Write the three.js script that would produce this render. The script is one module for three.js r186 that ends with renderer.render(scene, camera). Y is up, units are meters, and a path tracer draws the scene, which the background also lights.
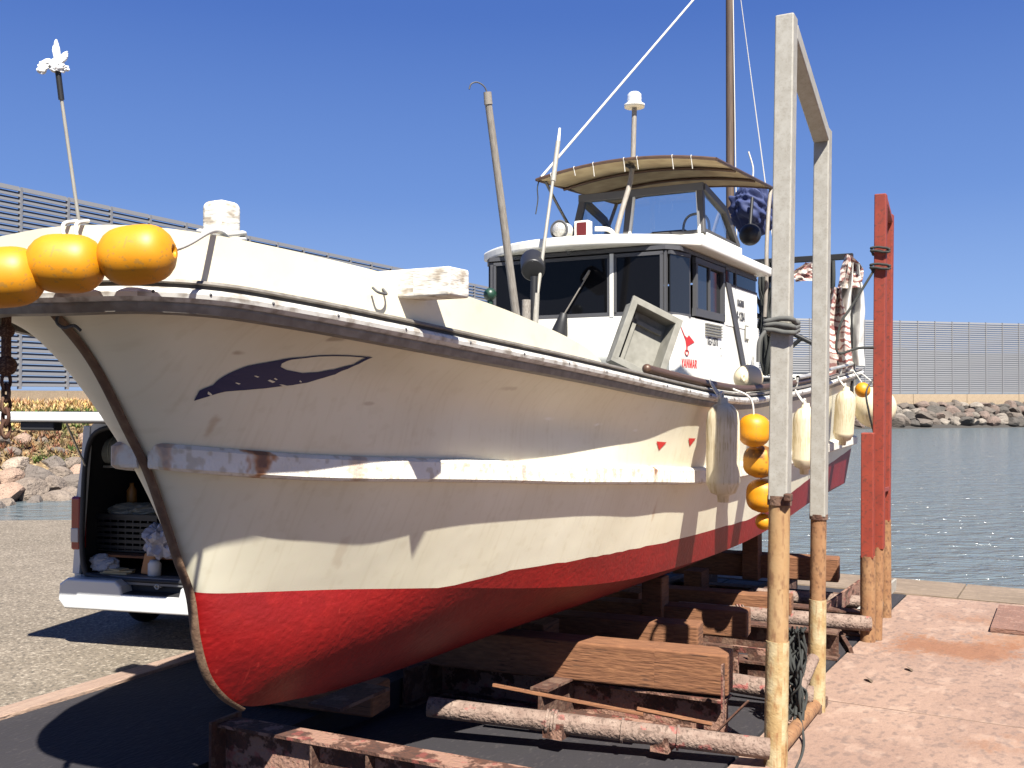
import * as THREE from 'three';
import { RoundedBoxGeometry } from 'three/addons/geometries/RoundedBoxGeometry.js';
import { mergeGeometries } from 'three/addons/utils/BufferGeometryUtils.js';
import { FontLoader } from 'three/addons/loaders/FontLoader.js';
import { TextGeometry } from 'three/addons/geometries/TextGeometry.js';

// ---------------------------------------------------------------- camera, sky, sun, exposure
const scene = new THREE.Scene();
const camera = new THREE.PerspectiveCamera(42.01, 1024 / 768, 0.05, 5000);
camera.position.set(0, 2.14, 0);
camera.rotation.set(0.012, 0, 0);
const renderer = new THREE.WebGLRenderer({ antialias: true });
renderer.toneMapping = THREE.LinearToneMapping;
renderer.toneMappingExposure = 2.75;
renderer.shadowMap.enabled = true;
{ // clear blue sky, paler towards the horizon
  const W = 256, H = 256, d = new Float32Array(W * H * 4);
  const stops = [[-90, .10, .10, .10], [-2, .20, .22, .26], [0, .285, .405, .63], [5, .205, .33, .60], [11, .120, .225, .51], [21, .058, .130, .395], [45, .033, .082, .30], [90, .024, .06, .24]];
  for (let j = 0; j < H; j++) {
    const e = ((j + .5) / H - .5) * 180;
    let k = 0; while (k < stops.length - 2 && e > stops[k + 1][0]) k++;
    const a = stops[k], b = stops[k + 1], t = Math.min(1, Math.max(0, (e - a[0]) / (b[0] - a[0])));
    for (let i = 0; i < W; i++) { const o = (j * W + i) * 4; for (let c = 0; c < 3; c++) d[o + c] = (a[c + 1] + (b[c + 1] - a[c + 1]) * t) * .51; d[o + 3] = 1; }
  }
  const t = new THREE.DataTexture(d, W, H, THREE.RGBAFormat, THREE.FloatType);
  t.mapping = THREE.EquirectangularReflectionMapping; t.magFilter = t.minFilter = THREE.LinearFilter; t.needsUpdate = true;
  scene.background = t; scene.environment = t;
}
const sun = new THREE.DirectionalLight(new THREE.Color(1, .955, .88), 5);
sun.position.set(0.199 * 40, 40, 0.745 * 40 - 8); sun.target.position.set(0, 0, -8);
sun.castShadow = true; sun.shadow.mapSize.set(4096, 4096);
Object.assign(sun.shadow.camera, { left: -25, right: 25, top: 25, bottom: -25, near: 1, far: 120 });
scene.add(sun, sun.target);

// ---------------------------------------------------------------- helpers
const V = (x, y, z) => new THREE.Vector3(x, y, z);
let seed = 7; const rnd = () => { seed = (seed * 1664525 + 1013904223) >>> 0; return seed / 4294967296; };
const rr = (a, b) => a + (b - a) * rnd();
const lerp = (a, b, t) => a + (b - a) * t, clamp = (x, a = 0, b = 1) => Math.min(b, Math.max(a, x));
const sstep = (a, b, x) => { const t = clamp((x - a) / (b - a)); return t * t * (3 - 2 * t); };
const hash = (x, y, s) => { let h = Math.imul(x, 374761393) ^ Math.imul(y, 668265263) ^ Math.imul(s, 1274126177); h = Math.imul(h ^ (h >>> 13), 1274126177); return ((h ^ (h >>> 16)) >>> 0) / 4294967296; };
function vnoise(x, y, per, s) { // value noise, repeats every per cells
  const xi = Math.floor(x), yi = Math.floor(y), fx = x - xi, fy = y - yi, m = (a) => ((a % per) + per) % per;
  const u = fx * fx * (3 - 2 * fx), v = fy * fy * (3 - 2 * fy);
  return lerp(lerp(hash(m(xi), m(yi), s), hash(m(xi + 1), m(yi), s), u), lerp(hash(m(xi), m(yi + 1), s), hash(m(xi + 1), m(yi + 1), s), u), v);
}
function fbm(u, v, f, oct, s) { let a = .5, r = 0, n = 0; for (let o = 0; o < oct; o++) { r += a * vnoise(u * f, v * f, f, s + o); n += a; a *= .5; f *= 2; } return r / n; }
function tex(size, fn, { w = size, h = size, data = false, rep = 1, repY = rep } = {}) {
  const d = new Uint8Array(w * h * 4);
  for (let j = 0; j < h; j++) for (let i = 0; i < w; i++) { const c = fn(i / w, j / h), o = (j * w + i) * 4; for (let k = 0; k < 3; k++) d[o + k] = clamp(Array.isArray(c) ? c[k] : c) * 255; d[o + 3] = 255; }
  const t = new THREE.DataTexture(d, w, h); t.magFilter = THREE.LinearFilter; t.minFilter = THREE.LinearMipmapLinearFilter; t.generateMipmaps = true;
  t.wrapS = t.wrapT = THREE.RepeatWrapping; if (!data) t.colorSpace = THREE.SRGBColorSpace; t.repeat.set(1 / rep, 1 / repY); t.needsUpdate = true; return t;
}
const mix3 = (a, b, t) => [lerp(a[0], b[0], t), lerp(a[1], b[1], t), lerp(a[2], b[2], t)];
const S = (r, g, b) => [r / 255, g / 255, b / 255];
const mat = (o) => new THREE.MeshStandardMaterial({ roughness: .7, ...o });
const pmat = (o) => new THREE.MeshPhysicalMaterial({ roughness: .5, ...o });
const lin = (r, g, b) => new THREE.Color().setRGB(r, g, b);
function boxUV(g) { // uv in metres, taken from the side each face points to
  g = g.index ? g.toNonIndexed() : g; const p = g.attributes.position, n = p.count, uv = new Float32Array(n * 2), a = V(), b = V(), c = V();
  for (let i = 0; i < n; i += 3) {
    a.fromBufferAttribute(p, i); b.fromBufferAttribute(p, i + 1).sub(a); c.fromBufferAttribute(p, i + 2).sub(a); b.cross(c);
    const x = Math.abs(b.x), y = Math.abs(b.y), z = Math.abs(b.z);
    for (let k = 0; k < 3; k++) { a.fromBufferAttribute(p, i + k); const [u, v] = y >= x && y >= z ? [a.x, a.z] : x >= z ? [a.z, a.y] : [a.x, a.y]; uv[(i + k) * 2] = u; uv[(i + k) * 2 + 1] = v; }
  }
  g.setAttribute('uv', new THREE.BufferAttribute(uv, 2)); return g;
}
function join(list) { // several geometries of ONE part
  const l = list.flat(9).map((g) => { g = g.index ? g.toNonIndexed() : g; for (const k of Object.keys(g.attributes)) if (!['position', 'normal', 'uv'].includes(k)) g.deleteAttribute(k); return g; });
  return l.length > 1 ? mergeGeometries(l) : l[0];
}
const bx = (sx, sy, sz, x = 0, y = 0, z = 0, r = 0) => (r ? new RoundedBoxGeometry(sx, sy, sz, 2, r) : new THREE.BoxGeometry(sx, sy, sz)).translate(x, y, z);
function bar(a, b, r0, r1 = r0, n = 14) { // round bar between two points
  a = V(...a); b = V(...b); const d = b.clone().sub(a), g = new THREE.CylinderGeometry(r1, r0, d.length(), n);
  return g.applyQuaternion(new THREE.Quaternion().setFromUnitVectors(V(0, 1, 0), d.normalize())).translate((a.x + b.x) / 2, (a.y + b.y) / 2, (a.z + b.z) / 2);
}
function beamG(a, b, sx, sz, r = .006, turn = 0) { // squared bar between two points
  a = V(...a); b = V(...b); const d = b.clone().sub(a), L = d.length();
  const g = new RoundedBoxGeometry(sx, L, sz, 2, Math.min(r, sx / 3, sz / 3)); g.rotateY(turn);
  return g.applyQuaternion(new THREE.Quaternion().setFromUnitVectors(V(0, 1, 0), d.normalize())).translate((a.x + b.x) / 2, (a.y + b.y) / 2, (a.z + b.z) / 2);
}
const cv = (pts, closed = false) => new THREE.CatmullRomCurve3(pts.map((p) => V(...p)), closed);
const tube = (pts, r, n = 40, k = 8) => new THREE.TubeGeometry(cv(pts), n, r, k, false);
const lathe = (prof, n = 24) => new THREE.LatheGeometry(prof.map(([r, y]) => new THREE.Vector2(r, y)), n);
function grid(nu, nv, fn, flip = false) { // smooth sheet from a function of (u, v) in 0..1
  const pos = [], uv = [], idx = [];
  for (let j = 0; j <= nv; j++) for (let i = 0; i <= nu; i++) { const p = fn(i / nu, j / nv); pos.push(p.x, p.y, p.z); uv.push(p.u ?? i / nu, p.v ?? j / nv); }
  for (let j = 0; j < nv; j++) for (let i = 0; i < nu; i++) { const a = j * (nu + 1) + i, b = a + 1, c = a + nu + 1, d = c + 1; flip ? idx.push(a, c, b, b, c, d) : idx.push(a, b, c, b, d, c); }
  const g = new THREE.BufferGeometry(); g.setAttribute('position', new THREE.Float32BufferAttribute(pos, 3)); g.setAttribute('uv', new THREE.Float32BufferAttribute(uv, 2)); g.setIndex(idx); g.computeVertexNormals(); return g;
}
function sweep(pts, prof, capped = true, sc = () => 1) { // closed outline [out, up] carried along a path; out is to the right of travel
  const n = pts.length, m = prof.length, pos = [], uv = [], idx = []; let len = 0;
  for (let i = 0; i < n; i++) {
    const t = pts[Math.min(n - 1, i + 1)].clone().sub(pts[Math.max(0, i - 1)]); t.y = 0; t.normalize(); const o = V(-t.z, 0, t.x);
    if (i) len += pts[i].distanceTo(pts[i - 1]); let q = 0;
    for (let j = 0; j <= m; j++) { const b = prof[j % m][1], a = prof[j % m][0] * sc(i); if (j) q += Math.hypot(a - prof[j - 1][0], b - prof[j - 1][1]); pos.push(pts[i].x + o.x * a, pts[i].y + b, pts[i].z + o.z * a); uv.push(len, q); }
  }
  const w = m + 1; for (let i = 0; i < n - 1; i++) for (let j = 0; j < m; j++) { const a = i * w + j, b = a + 1, c = a + w, d = c + 1; idx.push(a, b, c, b, d, c); }
  if (capped) for (const i of [0, n - 1]) for (let j = 1; j < m - 1; j++) i ? idx.push(i * w, i * w + j + 1, i * w + j) : idx.push(0, j, j + 1);
  let g = new THREE.BufferGeometry(); g.setAttribute('position', new THREE.Float32BufferAttribute(pos, 3)); g.setAttribute('uv', new THREE.Float32BufferAttribute(uv, 2)); g.setIndex(idx); g = g.toNonIndexed(); g.computeVertexNormals(); return g;
}
const crumple = (rx, ry, rz, s, a = .5) => { const g = new THREE.IcosahedronGeometry(1, 6), p = g.attributes.position, q = V(); for (let i = 0; i < p.count; i++) { q.fromBufferAttribute(p, i); const k = 1 + a * (fbm((q.x + q.z * .3 + 2) / 4, (q.y + q.z * .5 + 2) / 4, 12, 3, s) - .5); p.setXYZ(i, q.x * rx * k, Math.max(-.7, q.y) * ry * k, q.z * rz * k); } g.computeVertexNormals(); return boxUV(g); };
const used = {};
function numbered(n) { used[n] = (used[n] ?? -1) + 1; return used[n] ? n + '_' + String(used[n]).padStart(3, '0') : n; }
const depth = (o) => { let n = 0; while (o && o !== scene) { n++; o = o.parent; } return n; };
function part(name, g, m, parent, label) { while (depth(parent) > 2) parent = parent.parent; const o = new THREE.Mesh(Array.isArray(g) ? join(g) : g, m); o.name = name; o.castShadow = o.receiveShadow = true; if (label) o.userData.label = label; parent.add(o); return o; }
function thing(name, label, category, pos = [0, 0, 0], turn = 0, group) {
  const o = new THREE.Group(); o.name = numbered(name); o.position.set(...pos); o.rotation.y = turn; o.userData = { label, category }; if (group) o.userData.group = group; scene.add(o); return o;
}
function one(name, g, m, label, category, pos = [0, 0, 0], turn = 0, group) { // a thing that is one mesh
  const o = part(numbered(name), g, m, scene); o.position.set(...pos); o.rotation.y = turn; o.userData = { label, category }; if (group) o.userData.group = group; return o;
}
function setting(name, parent = scene) { const o = new THREE.Group(); o.name = name; o.userData.kind = 'structure'; parent.add(o); return o; }
function settingMesh(name, g, m) { const o = part(name, g, m, scene); o.userData.kind = 'structure'; return o; }
// the boat's own axes: s runs aft from the forefoot, h up, w to port
const AL = 61.5 * Math.PI / 180, BO = V(-1.44, 0, -5.2), UX = Math.cos(AL), UZ = -Math.sin(AL);
const B = (s, h, w) => [BO.x + s * UX + w * -UZ, h, BO.z + s * UZ + w * UX];
const slipH = (s) => s < -1.88 ? 0 : -.05 * (s + 1.88), slipTop = slipH;

// ---------------------------------------------------------------- materials
const speck = (u, v, s, f = 128) => hash(Math.floor(u * f * 4), Math.floor(v * f * 4), s);
const M = {};
M.gel = pmat({ map: tex(512, (u, v) => { const n = fbm(u, v, 6, 5, 3), m = fbm(u, v, 40, 3, 9), d = sstep(.62, .8, m) * .12; return mix3(S(216, 211, 189), S(186, 175, 146), n * .5 + d); }, { rep: 1.7 }), roughness: .38, clearcoat: .15, clearcoatRoughness: .3 });
M.gelRough = mat({ map: tex(512, (u, v) => { const n = fbm(u, v, 8, 5, 13), m = fbm(u, v, 64, 2, 19), d = sstep(.66, .8, m) * .25; return mix3(S(216, 213, 204), S(176, 166, 146), n * .45 + d); }, { rep: 1.1 }), roughness: .6, bumpMap: tex(256, (u, v) => fbm(u, v, 40, 3, 77), { data: true, rep: .6 }), bumpScale: .004 });
M.white = mat({ map: tex(256, (u, v) => mix3(S(224, 223, 215), S(200, 196, 184), fbm(u, v, 6, 4, 23) * .8), { rep: 1.3 }), roughness: .42 });
M.red = mat({ map: tex(512, (u, v) => { const n = fbm(u, v, 8, 5, 31), m = fbm(u, v * .25, 64, 3, 37), sc = sstep(.78, .86, m); const ch = sstep(.55, .75, fbm(u, v, 22, 4, 39)); return mix3(mix3(mix3(S(129, 5, 5), S(104, 4, 5), n), S(140, 22, 16), ch * .3), S(156, 58, 45), sc * .45); }, { rep: 1.2 }), roughness: .5, bumpMap: tex(256, (u, v) => fbm(u, v, 30, 4, 41), { data: true, rep: .7 }), bumpScale: .003 });
const hullStains = [[-.55, 2.33, .03, .012, S(140, 120, 96), .5], [-.2, 2.4, .05, .01, S(120, 104, 84), .5], [.2, 2.1, .06, .012, S(150, 134, 110), .4], [1.1, 2.18, .08, .014, S(150, 134, 110), .35], [2.1, 1.95, .05, .014, S(226, 222, 210), .8], [1.6, 2.0, .05, .012, S(226, 222, 210), .7], [2.55, 1.9, .04, .012, S(226, 222, 210), .7], [-.5, 1.98, .02, .06, S(160, 130, 96), .4], [3.1, 1.28, .02, .12, S(164, 134, 100), .4], [5.5, 1.4, .03, .12, S(164, 134, 100), .4], [.35, 1.3, .03, .10, S(180, 164, 138), .35]];
const hullMap = tex(0, (u, v) => { const s = u * 13.2 - 1.6, h = v * 2.4 + .5, U2 = (s + 1.6) / 3.3 % 1, V2 = h / 3.3 % 1, n = fbm(U2, V2, 8, 5, 3), f = fbm(U2, V2, 70, 3, 9), run = fbm(U2 * 4 % 1, V2 * .25, 48, 3, 15);
  let c = mix3(S(220, 215, 193), S(188, 178, 148), n * .5 + sstep(.62, .8, f) * .14 + sstep(.6, .8, run) * .14);
  for (const [a, b, ra, rb, col, al] of hullStains) { const dx = (s - a) / ra, dy = (h - b) / rb; if (dx * dx + dy * dy < 9) c = mix3(c, col, (1 - sstep(.3, 1.15, Math.hypot(dx, dy) + (f - .5) * 1.6)) * al); }
  return c; }, { w: 2048, h: 512 });
hullMap.repeat.set(1 / 13.2, 1 / 2.4); hullMap.offset.set(1.6 / 13.2, -.5 / 2.4);
M.hull = pmat({ map: hullMap, roughness: .4, clearcoat: .12, clearcoatRoughness: .35, bumpMap: tex(256, (u, v) => fbm(u, v, 5, 3, 17), { data: true, rep: 1.4 }), bumpScale: .004 });
const strakeMap = tex(0, (u, v) => { const x = u * 14 - 1.5, n = fbm(u, v * .05, 96, 3, 13), f = fbm(u * 4 % 1, v * .1, 128, 2, 19); let c = mix3(S(218, 215, 206), S(172, 160, 138), n * .4 + sstep(.6, .76, f) * .5);
  for (const [a, r, al] of [[.10, .05, .45], [.50, .06, .85], [1.02, .05, .3], [3.72, .025, .7], [2.2, .02, .3], [5.2, .03, .3]]) { const d = Math.abs(x - a) / r + Math.abs(v - .42) * 1.6 + (f - .5) * 1.8 + (n - .5) * 1.6; c = mix3(c, mix3(S(150, 92, 50), S(92, 54, 34), 1 - sstep(.1, .6, d)), (1 - sstep(.5, 1.3, d)) * al); }
  return c; }, { w: 2048, h: 64 });
M.strake = mat({ map: strakeMap, roughness: .6, bumpMap: tex(256, (u, v) => fbm(u, v, 40, 3, 77), { data: true, rep: .6 / 14 * .6, repY: 1 }), bumpScale: .003 });
const woodFn = (a, b, c, s) => (u, v) => { const g = fbm(u * .35, v, 48, 4, s), k = fbm(u * .5, v, 8, 3, s + 7), cr = sstep(.70, .80, fbm(u * .1, v, 64, 3, s + 11)); return mix3(mix3(a, b, clamp(g * 1.5 - .3) * .7 + k * .3), c, cr * .6); };
M.timber = mat({ map: tex(512, woodFn(S(126, 86, 56), S(88, 54, 33), S(45, 27, 16), 51), { rep: 1.1, repY: .7 }), roughness: .9, bumpMap: tex(512, (u, v) => fbm(u * .2, v, 64, 4, 53), { data: true, rep: 1.1, repY: .7 }), bumpScale: .005 });
M.paintedWood = mat({ map: tex(512, (u, v) => { const g = fbm(u * .5, v, 24, 4, 61), p = fbm(u * .5, v, 10, 4, 67); return mix3(S(196, 192, 182), mix3(S(162, 154, 138), S(128, 114, 96), g), sstep(.50, .72, p * .6 + g * .4) * .8); }, { rep: .55 }), roughness: .9, bumpMap: tex(256, (u, v) => fbm(u * .2, v, 48, 4, 71), { data: true, rep: .55 }), bumpScale: .004 });
const rustFn = (base, s, amt) => (u, v) => { const n = fbm(u, v, 8, 5, s), f = fbm(u, v, 48, 3, s + 5), r = sstep(amt, amt + .12, n * .75 + f * .25); return mix3(mix3(base, mix3(base, S(133, 106, 79), .5), f), mix3(S(86, 52, 36), S(51, 33, 25), fbm(u, v, 30, 3, s + 9)), r); };
const rustBump = tex(256, (u, v) => fbm(u, v, 32, 4, 79), { data: true, rep: .5 });
M.rust = mat({ map: tex(512, rustFn(S(85, 63, 52), 81, .42), { rep: .9 }), roughness: .92, bumpMap: rustBump, bumpScale: .006 });
M.rustPink = mat({ map: tex(512, (u, v) => mix3(rustFn(S(124, 92, 79), 91, .46)(u, v), S(129, 56, 51), sstep(.6, .72, fbm(u, v, 10, 4, 97)) * .5), { rep: .8 }), roughness: .92, bumpMap: rustBump, bumpScale: .008 });
M.scalePipe = mat({ map: tex(512, (u, v) => { const n = fbm(u, v, 10, 5, 101), k = sstep(.60, .66, fbm(u, v, 36, 3, 103)); return mix3(mix3(mix3(S(138, 121, 108), S(99, 79, 69), n), S(138, 65, 60), sstep(.62, .74, fbm(u, v, 7, 4, 107)) * .7), S(74, 60, 51), k * .55); }, { rep: .7 }), roughness: .92, bumpMap: rustBump, bumpScale: .012 });
M.yellowPipe = mat({ map: tex(512, (u, v) => { const n = fbm(u, v, 6, 5, 111), f = fbm(u * 3, v * .5, 16, 4, 113); return mix3(mix3(S(162, 147, 113), S(147, 122, 81), sstep(.35, .65, n)), mix3(S(138, 88, 47), S(106, 65, 38), f), sstep(.50, .78, f * .6 + n * .4) * .75); }, { rep: .8 }), roughness: .8, bumpMap: rustBump, bumpScale: .003 });
M.tanPipe = mat({ map: tex(512, (u, v) => { const n = fbm(u, v, 6, 5, 125), f = fbm(u * 2, v * .6, 20, 4, 127); return mix3(mix3(S(153, 129, 94), S(135, 101, 63), n), S(104, 72, 47), sstep(.5, .8, f) * .7); }, { rep: .9 }), roughness: .85, bumpMap: rustBump, bumpScale: .0012 });
M.rustPipe = mat({ map: tex(512, (u, v) => { const n = fbm(u, v, 7, 5, 121), f = fbm(u * 2, v, 20, 4, 123); return mix3(mix3(S(142, 110, 76), S(119, 81, 51), n), S(88, 60, 40), sstep(.5, .8, f) * .8); }, { rep: .7 }), roughness: .9, bumpMap: rustBump, bumpScale: .002 });
M.galv = mat({ map: tex(512, (u, v) => { const n = fbm(u, v, 14, 4, 131), f = fbm(u, v, 70, 2, 133); return mix3(S(156, 153, 144), S(129, 124, 113), n * .8 + sstep(.6, .75, f) * .3); }, { rep: .6 }), roughness: .62, metalness: .1 });
M.redSteel = mat({ map: tex(512, (u, v) => { const n = fbm(u, v, 8, 4, 141), f = fbm(u, v, 40, 3, 143); return mix3(mix3(S(133, 51, 31), S(110, 38, 25), n), S(81, 38, 27), sstep(.58, .78, f) * .7); }, { rep: .8 }), roughness: .65 });
M.yellow = mat({ map: tex(256, (u, v) => { const n = fbm(u, v, 6, 4, 151), k = sstep(.68, .76, fbm(u, v, 30, 3, 153)); return mix3(mix3(S(198, 136, 10), S(188, 120, 8), n), S(156, 113, 54), k * .7); }, { rep: .35 }), roughness: .5 });
M.yellowDirty = mat({ map: tex(256, (u, v) => { const n = fbm(u, v, 6, 4, 161); return mix3(S(183, 124, 15), S(103, 67, 24), sstep(.42, .62, n)); }, { rep: .5 }), roughness: .55 });
M.fender = mat({ map: tex(256, (u, v) => { const n = fbm(u, v, 6, 4, 171), st = fbm(u * 3, v * .2, 32, 3, 173); return mix3(S(208, 198, 172), S(164, 146, 112), clamp(n * .5 + sstep(.55, .75, st) * .5)); }, { rep: .6 }), roughness: .6 });
M.cream = mat({ color: lin(.5544, .4774, .3234), roughness: .5 });
M.black = mat({ color: lin(.0092, .0092, .01), roughness: .55 });
M.blackRub = mat({ color: lin(.0154, .0154, .0162), roughness: .42 });
M.darkGrey = mat({ color: lin(.0577, .0577, .0616), roughness: .6 });
M.frameGrey = mat({ color: lin(.0655, .0616, .0577), roughness: .5 });
M.plasticGrey = mat({ map: tex(256, (u, v) => mix3(S(133, 131, 122), S(104, 102, 93), fbm(u, v, 10, 4, 181)), { rep: .5 }), roughness: .7 });
M.deckGrey = mat({ color: lin(.231, .2387, .2233), roughness: .8 });
M.steel = mat({ map: tex(256, (u, v) => mix3(S(190, 189, 183), S(133, 129, 122), sstep(.3, .8, fbm(u, v * 2, 12, 4, 191))), { rep: .5 }), roughness: .35, metalness: .35 });
M.rubRail = mat({ map: tex(256, (u, v) => { const n = fbm(u, v, 12, 4, 201); return mix3(S(188, 186, 180), S(120, 112, 102), sstep(.4, .8, n) * .8); }, { rep: .5 }), roughness: .4 });
M.railGroove = mat({ color: lin(.0385, .0347, .0308), roughness: .7 });
M.railGrey = mat({ map: tex(256, (u, v) => mix3(S(133, 129, 122), S(92, 85, 76), fbm(u, v, 12, 4, 207)), { rep: .4 }), roughness: .5, metalness: .2 });
M.stemBand = mat({ map: tex(256, (u, v) => { const n = fbm(u, v, 10, 4, 211); return mix3(S(113, 92, 70), S(74, 51, 36), n); }, { rep: .3 }), roughness: .8, bumpMap: rustBump, bumpScale: .004 });
M.brownPipe = mat({ map: tex(256, (u, v) => mix3(S(106, 81, 63), S(65, 49, 40), fbm(u, v, 12, 4, 213)), { rep: .3 }), roughness: .45, metalness: .3 });
M.poleGrey = mat({ map: tex(256, (u, v) => mix3(S(149, 144, 135), S(103, 95, 86), fbm(u, v, 14, 4, 217)), { rep: .3 }), roughness: .7 });
M.mast = mat({ map: tex(128, (u, v) => mix3(S(97, 79, 63), S(58, 45, 36), fbm(u, v, 12, 4, 219)), { rep: .4 }), roughness: .7 });
M.tintGlass = pmat({ color: lin(.0046, .0046, .0054), roughness: .05, specularIntensity: .3 });
M.sideGlass = pmat({ color: lin(.0139, .0146, .0162), roughness: .06, specularIntensity: .6 });
M.clearGlass = pmat({ color: lin(.72, .76, .78), roughness: .02, transmission: 1, thickness: 0, ior: 1.5 });
M.canvas = mat({ map: tex(256, (u, v) => mix3(S(174, 158, 124), S(133, 115, 85), fbm(u, v, 8, 5, 221)), { rep: .9 }), roughness: .95, side: THREE.DoubleSide });
M.navy = mat({ color: lin(.0062, .01, .0577), roughness: .5 });
M.decalRed = mat({ color: lin(.4774, .0231, .0193), roughness: .5 });
M.ink = mat({ color: lin(.0462, .0462, .0501), roughness: .6 });
M.rope = mat({ color: lin(.4774, .462, .4158), roughness: .95 });
M.darkRope = mat({ color: lin(.027, .0285, .0254), roughness: .95 });
M.greyRope = mat({ color: lin(.0847, .0847, .077), roughness: .95 });
M.glove = mat({ color: lin(.6006, .6006, .5852), roughness: .95, side: THREE.DoubleSide });
M.chain = mat({ map: tex(128, rustFn(S(97, 74, 58), 231, .4), { rep: .2 }), roughness: .85, metalness: .2 });

// ---------------------------------------------------------------- the setting
{ // water
  const bump = tex(1024, (u, v) => { // long low ripples with smaller ones riding on them
    const a = fbm(u, v, 12, 2, 301), b = fbm(u + .06 * a, v, 34, 3, 307); return clamp(.6 * a + .4 * b); }, { data: true, rep: 7, repY: 3.2 });
  const g = new THREE.PlaneGeometry(4200, 4200); g.rotateX(-Math.PI / 2); g.translate(0, -.8, 0); boxUV(g);
  settingMesh('water', boxUV(g), pmat({ color: lin(.095, .118, .128), roughness: .14, ior: 1.33, bumpMap: bump, bumpScale: .30 }));
}
{ // asphalt apron left of the slipway
  const asph = mat({ map: tex(1024, (u, v) => { const n = fbm(u, v, 5, 5, 311), s1 = speck(u, v, 5, 200), s2 = fbm(u, v, 128, 2, 313); let c = mix3(S(113, 103, 90), S(92, 83, 70), n); c = mix3(c, S(165, 155, 140), sstep(.62, .8, s2) * .55 + (s1 > .9 ? .3 : 0)); return mix3(c, S(45, 42, 38), sstep(.62, .8, 1 - s2) * .5); }, { rep: 2.6 }), roughness: .95, bumpMap: tex(512, (u, v) => fbm(u, v, 110, 2, 313), { data: true, rep: 2.6 }), bumpScale: .008 });
  const sh = new THREE.Shape(); const P = [B(-40, 0, -2.5), B(11.3, 0, -2.5), [-4, 0, -17.6], [-9, 0, -17.2], [-60, 0, -16.4], [-60, 0, 30]];
  P.forEach((p, i) => i ? sh.lineTo(p[0], -p[2]) : sh.moveTo(p[0], -p[2]));
  const g = new THREE.ExtrudeGeometry(sh, { depth: 1.4, bevelEnabled: false }); g.rotateX(-Math.PI / 2); g.translate(0, -1.4, 0);
  settingMesh('ground', boxUV(g), asph);
}
const conc = (c0, c1, s, stains) => tex(1024, (u, v) => {
  const n = fbm(u, v, 5, 5, s), f = fbm(u, v, 90, 3, s + 3), k = sstep(.64, .72, fbm(u, v, 18, 4, s + 7)); let c = mix3(mix3(c0, c1, n), S(92, 77, 70), sstep(.5, .8, f) * .5); c = mix3(c, S(92, 77, 70), k * .10); c = mix3(c, S(74, 61, 56), (hash(Math.floor(u * 1024), Math.floor(v * 1024), s) > .93 ? .3 : 0)); c = mix3(c, mix3(c0, S(182, 160, 142), .5), sstep(.55, .75, fbm(u, v, 30, 3, s + 23)) * .35);
  for (const [x, y, rx, ry, col, a] of stains) { const d = Math.hypot((u - x) / rx, (v - y) / ry) + (fbm(u, v, 9, 4, s + 17) - .5) * 2.4 + (f - .5) * 1.1; c = mix3(c, col, (1 - sstep(.2, 1.2, d)) * a * .8); }
  return c; });
const slabBump = tex(512, (u, v) => fbm(u, v, 60, 4, 331), { data: true, rep: .5 });
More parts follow.
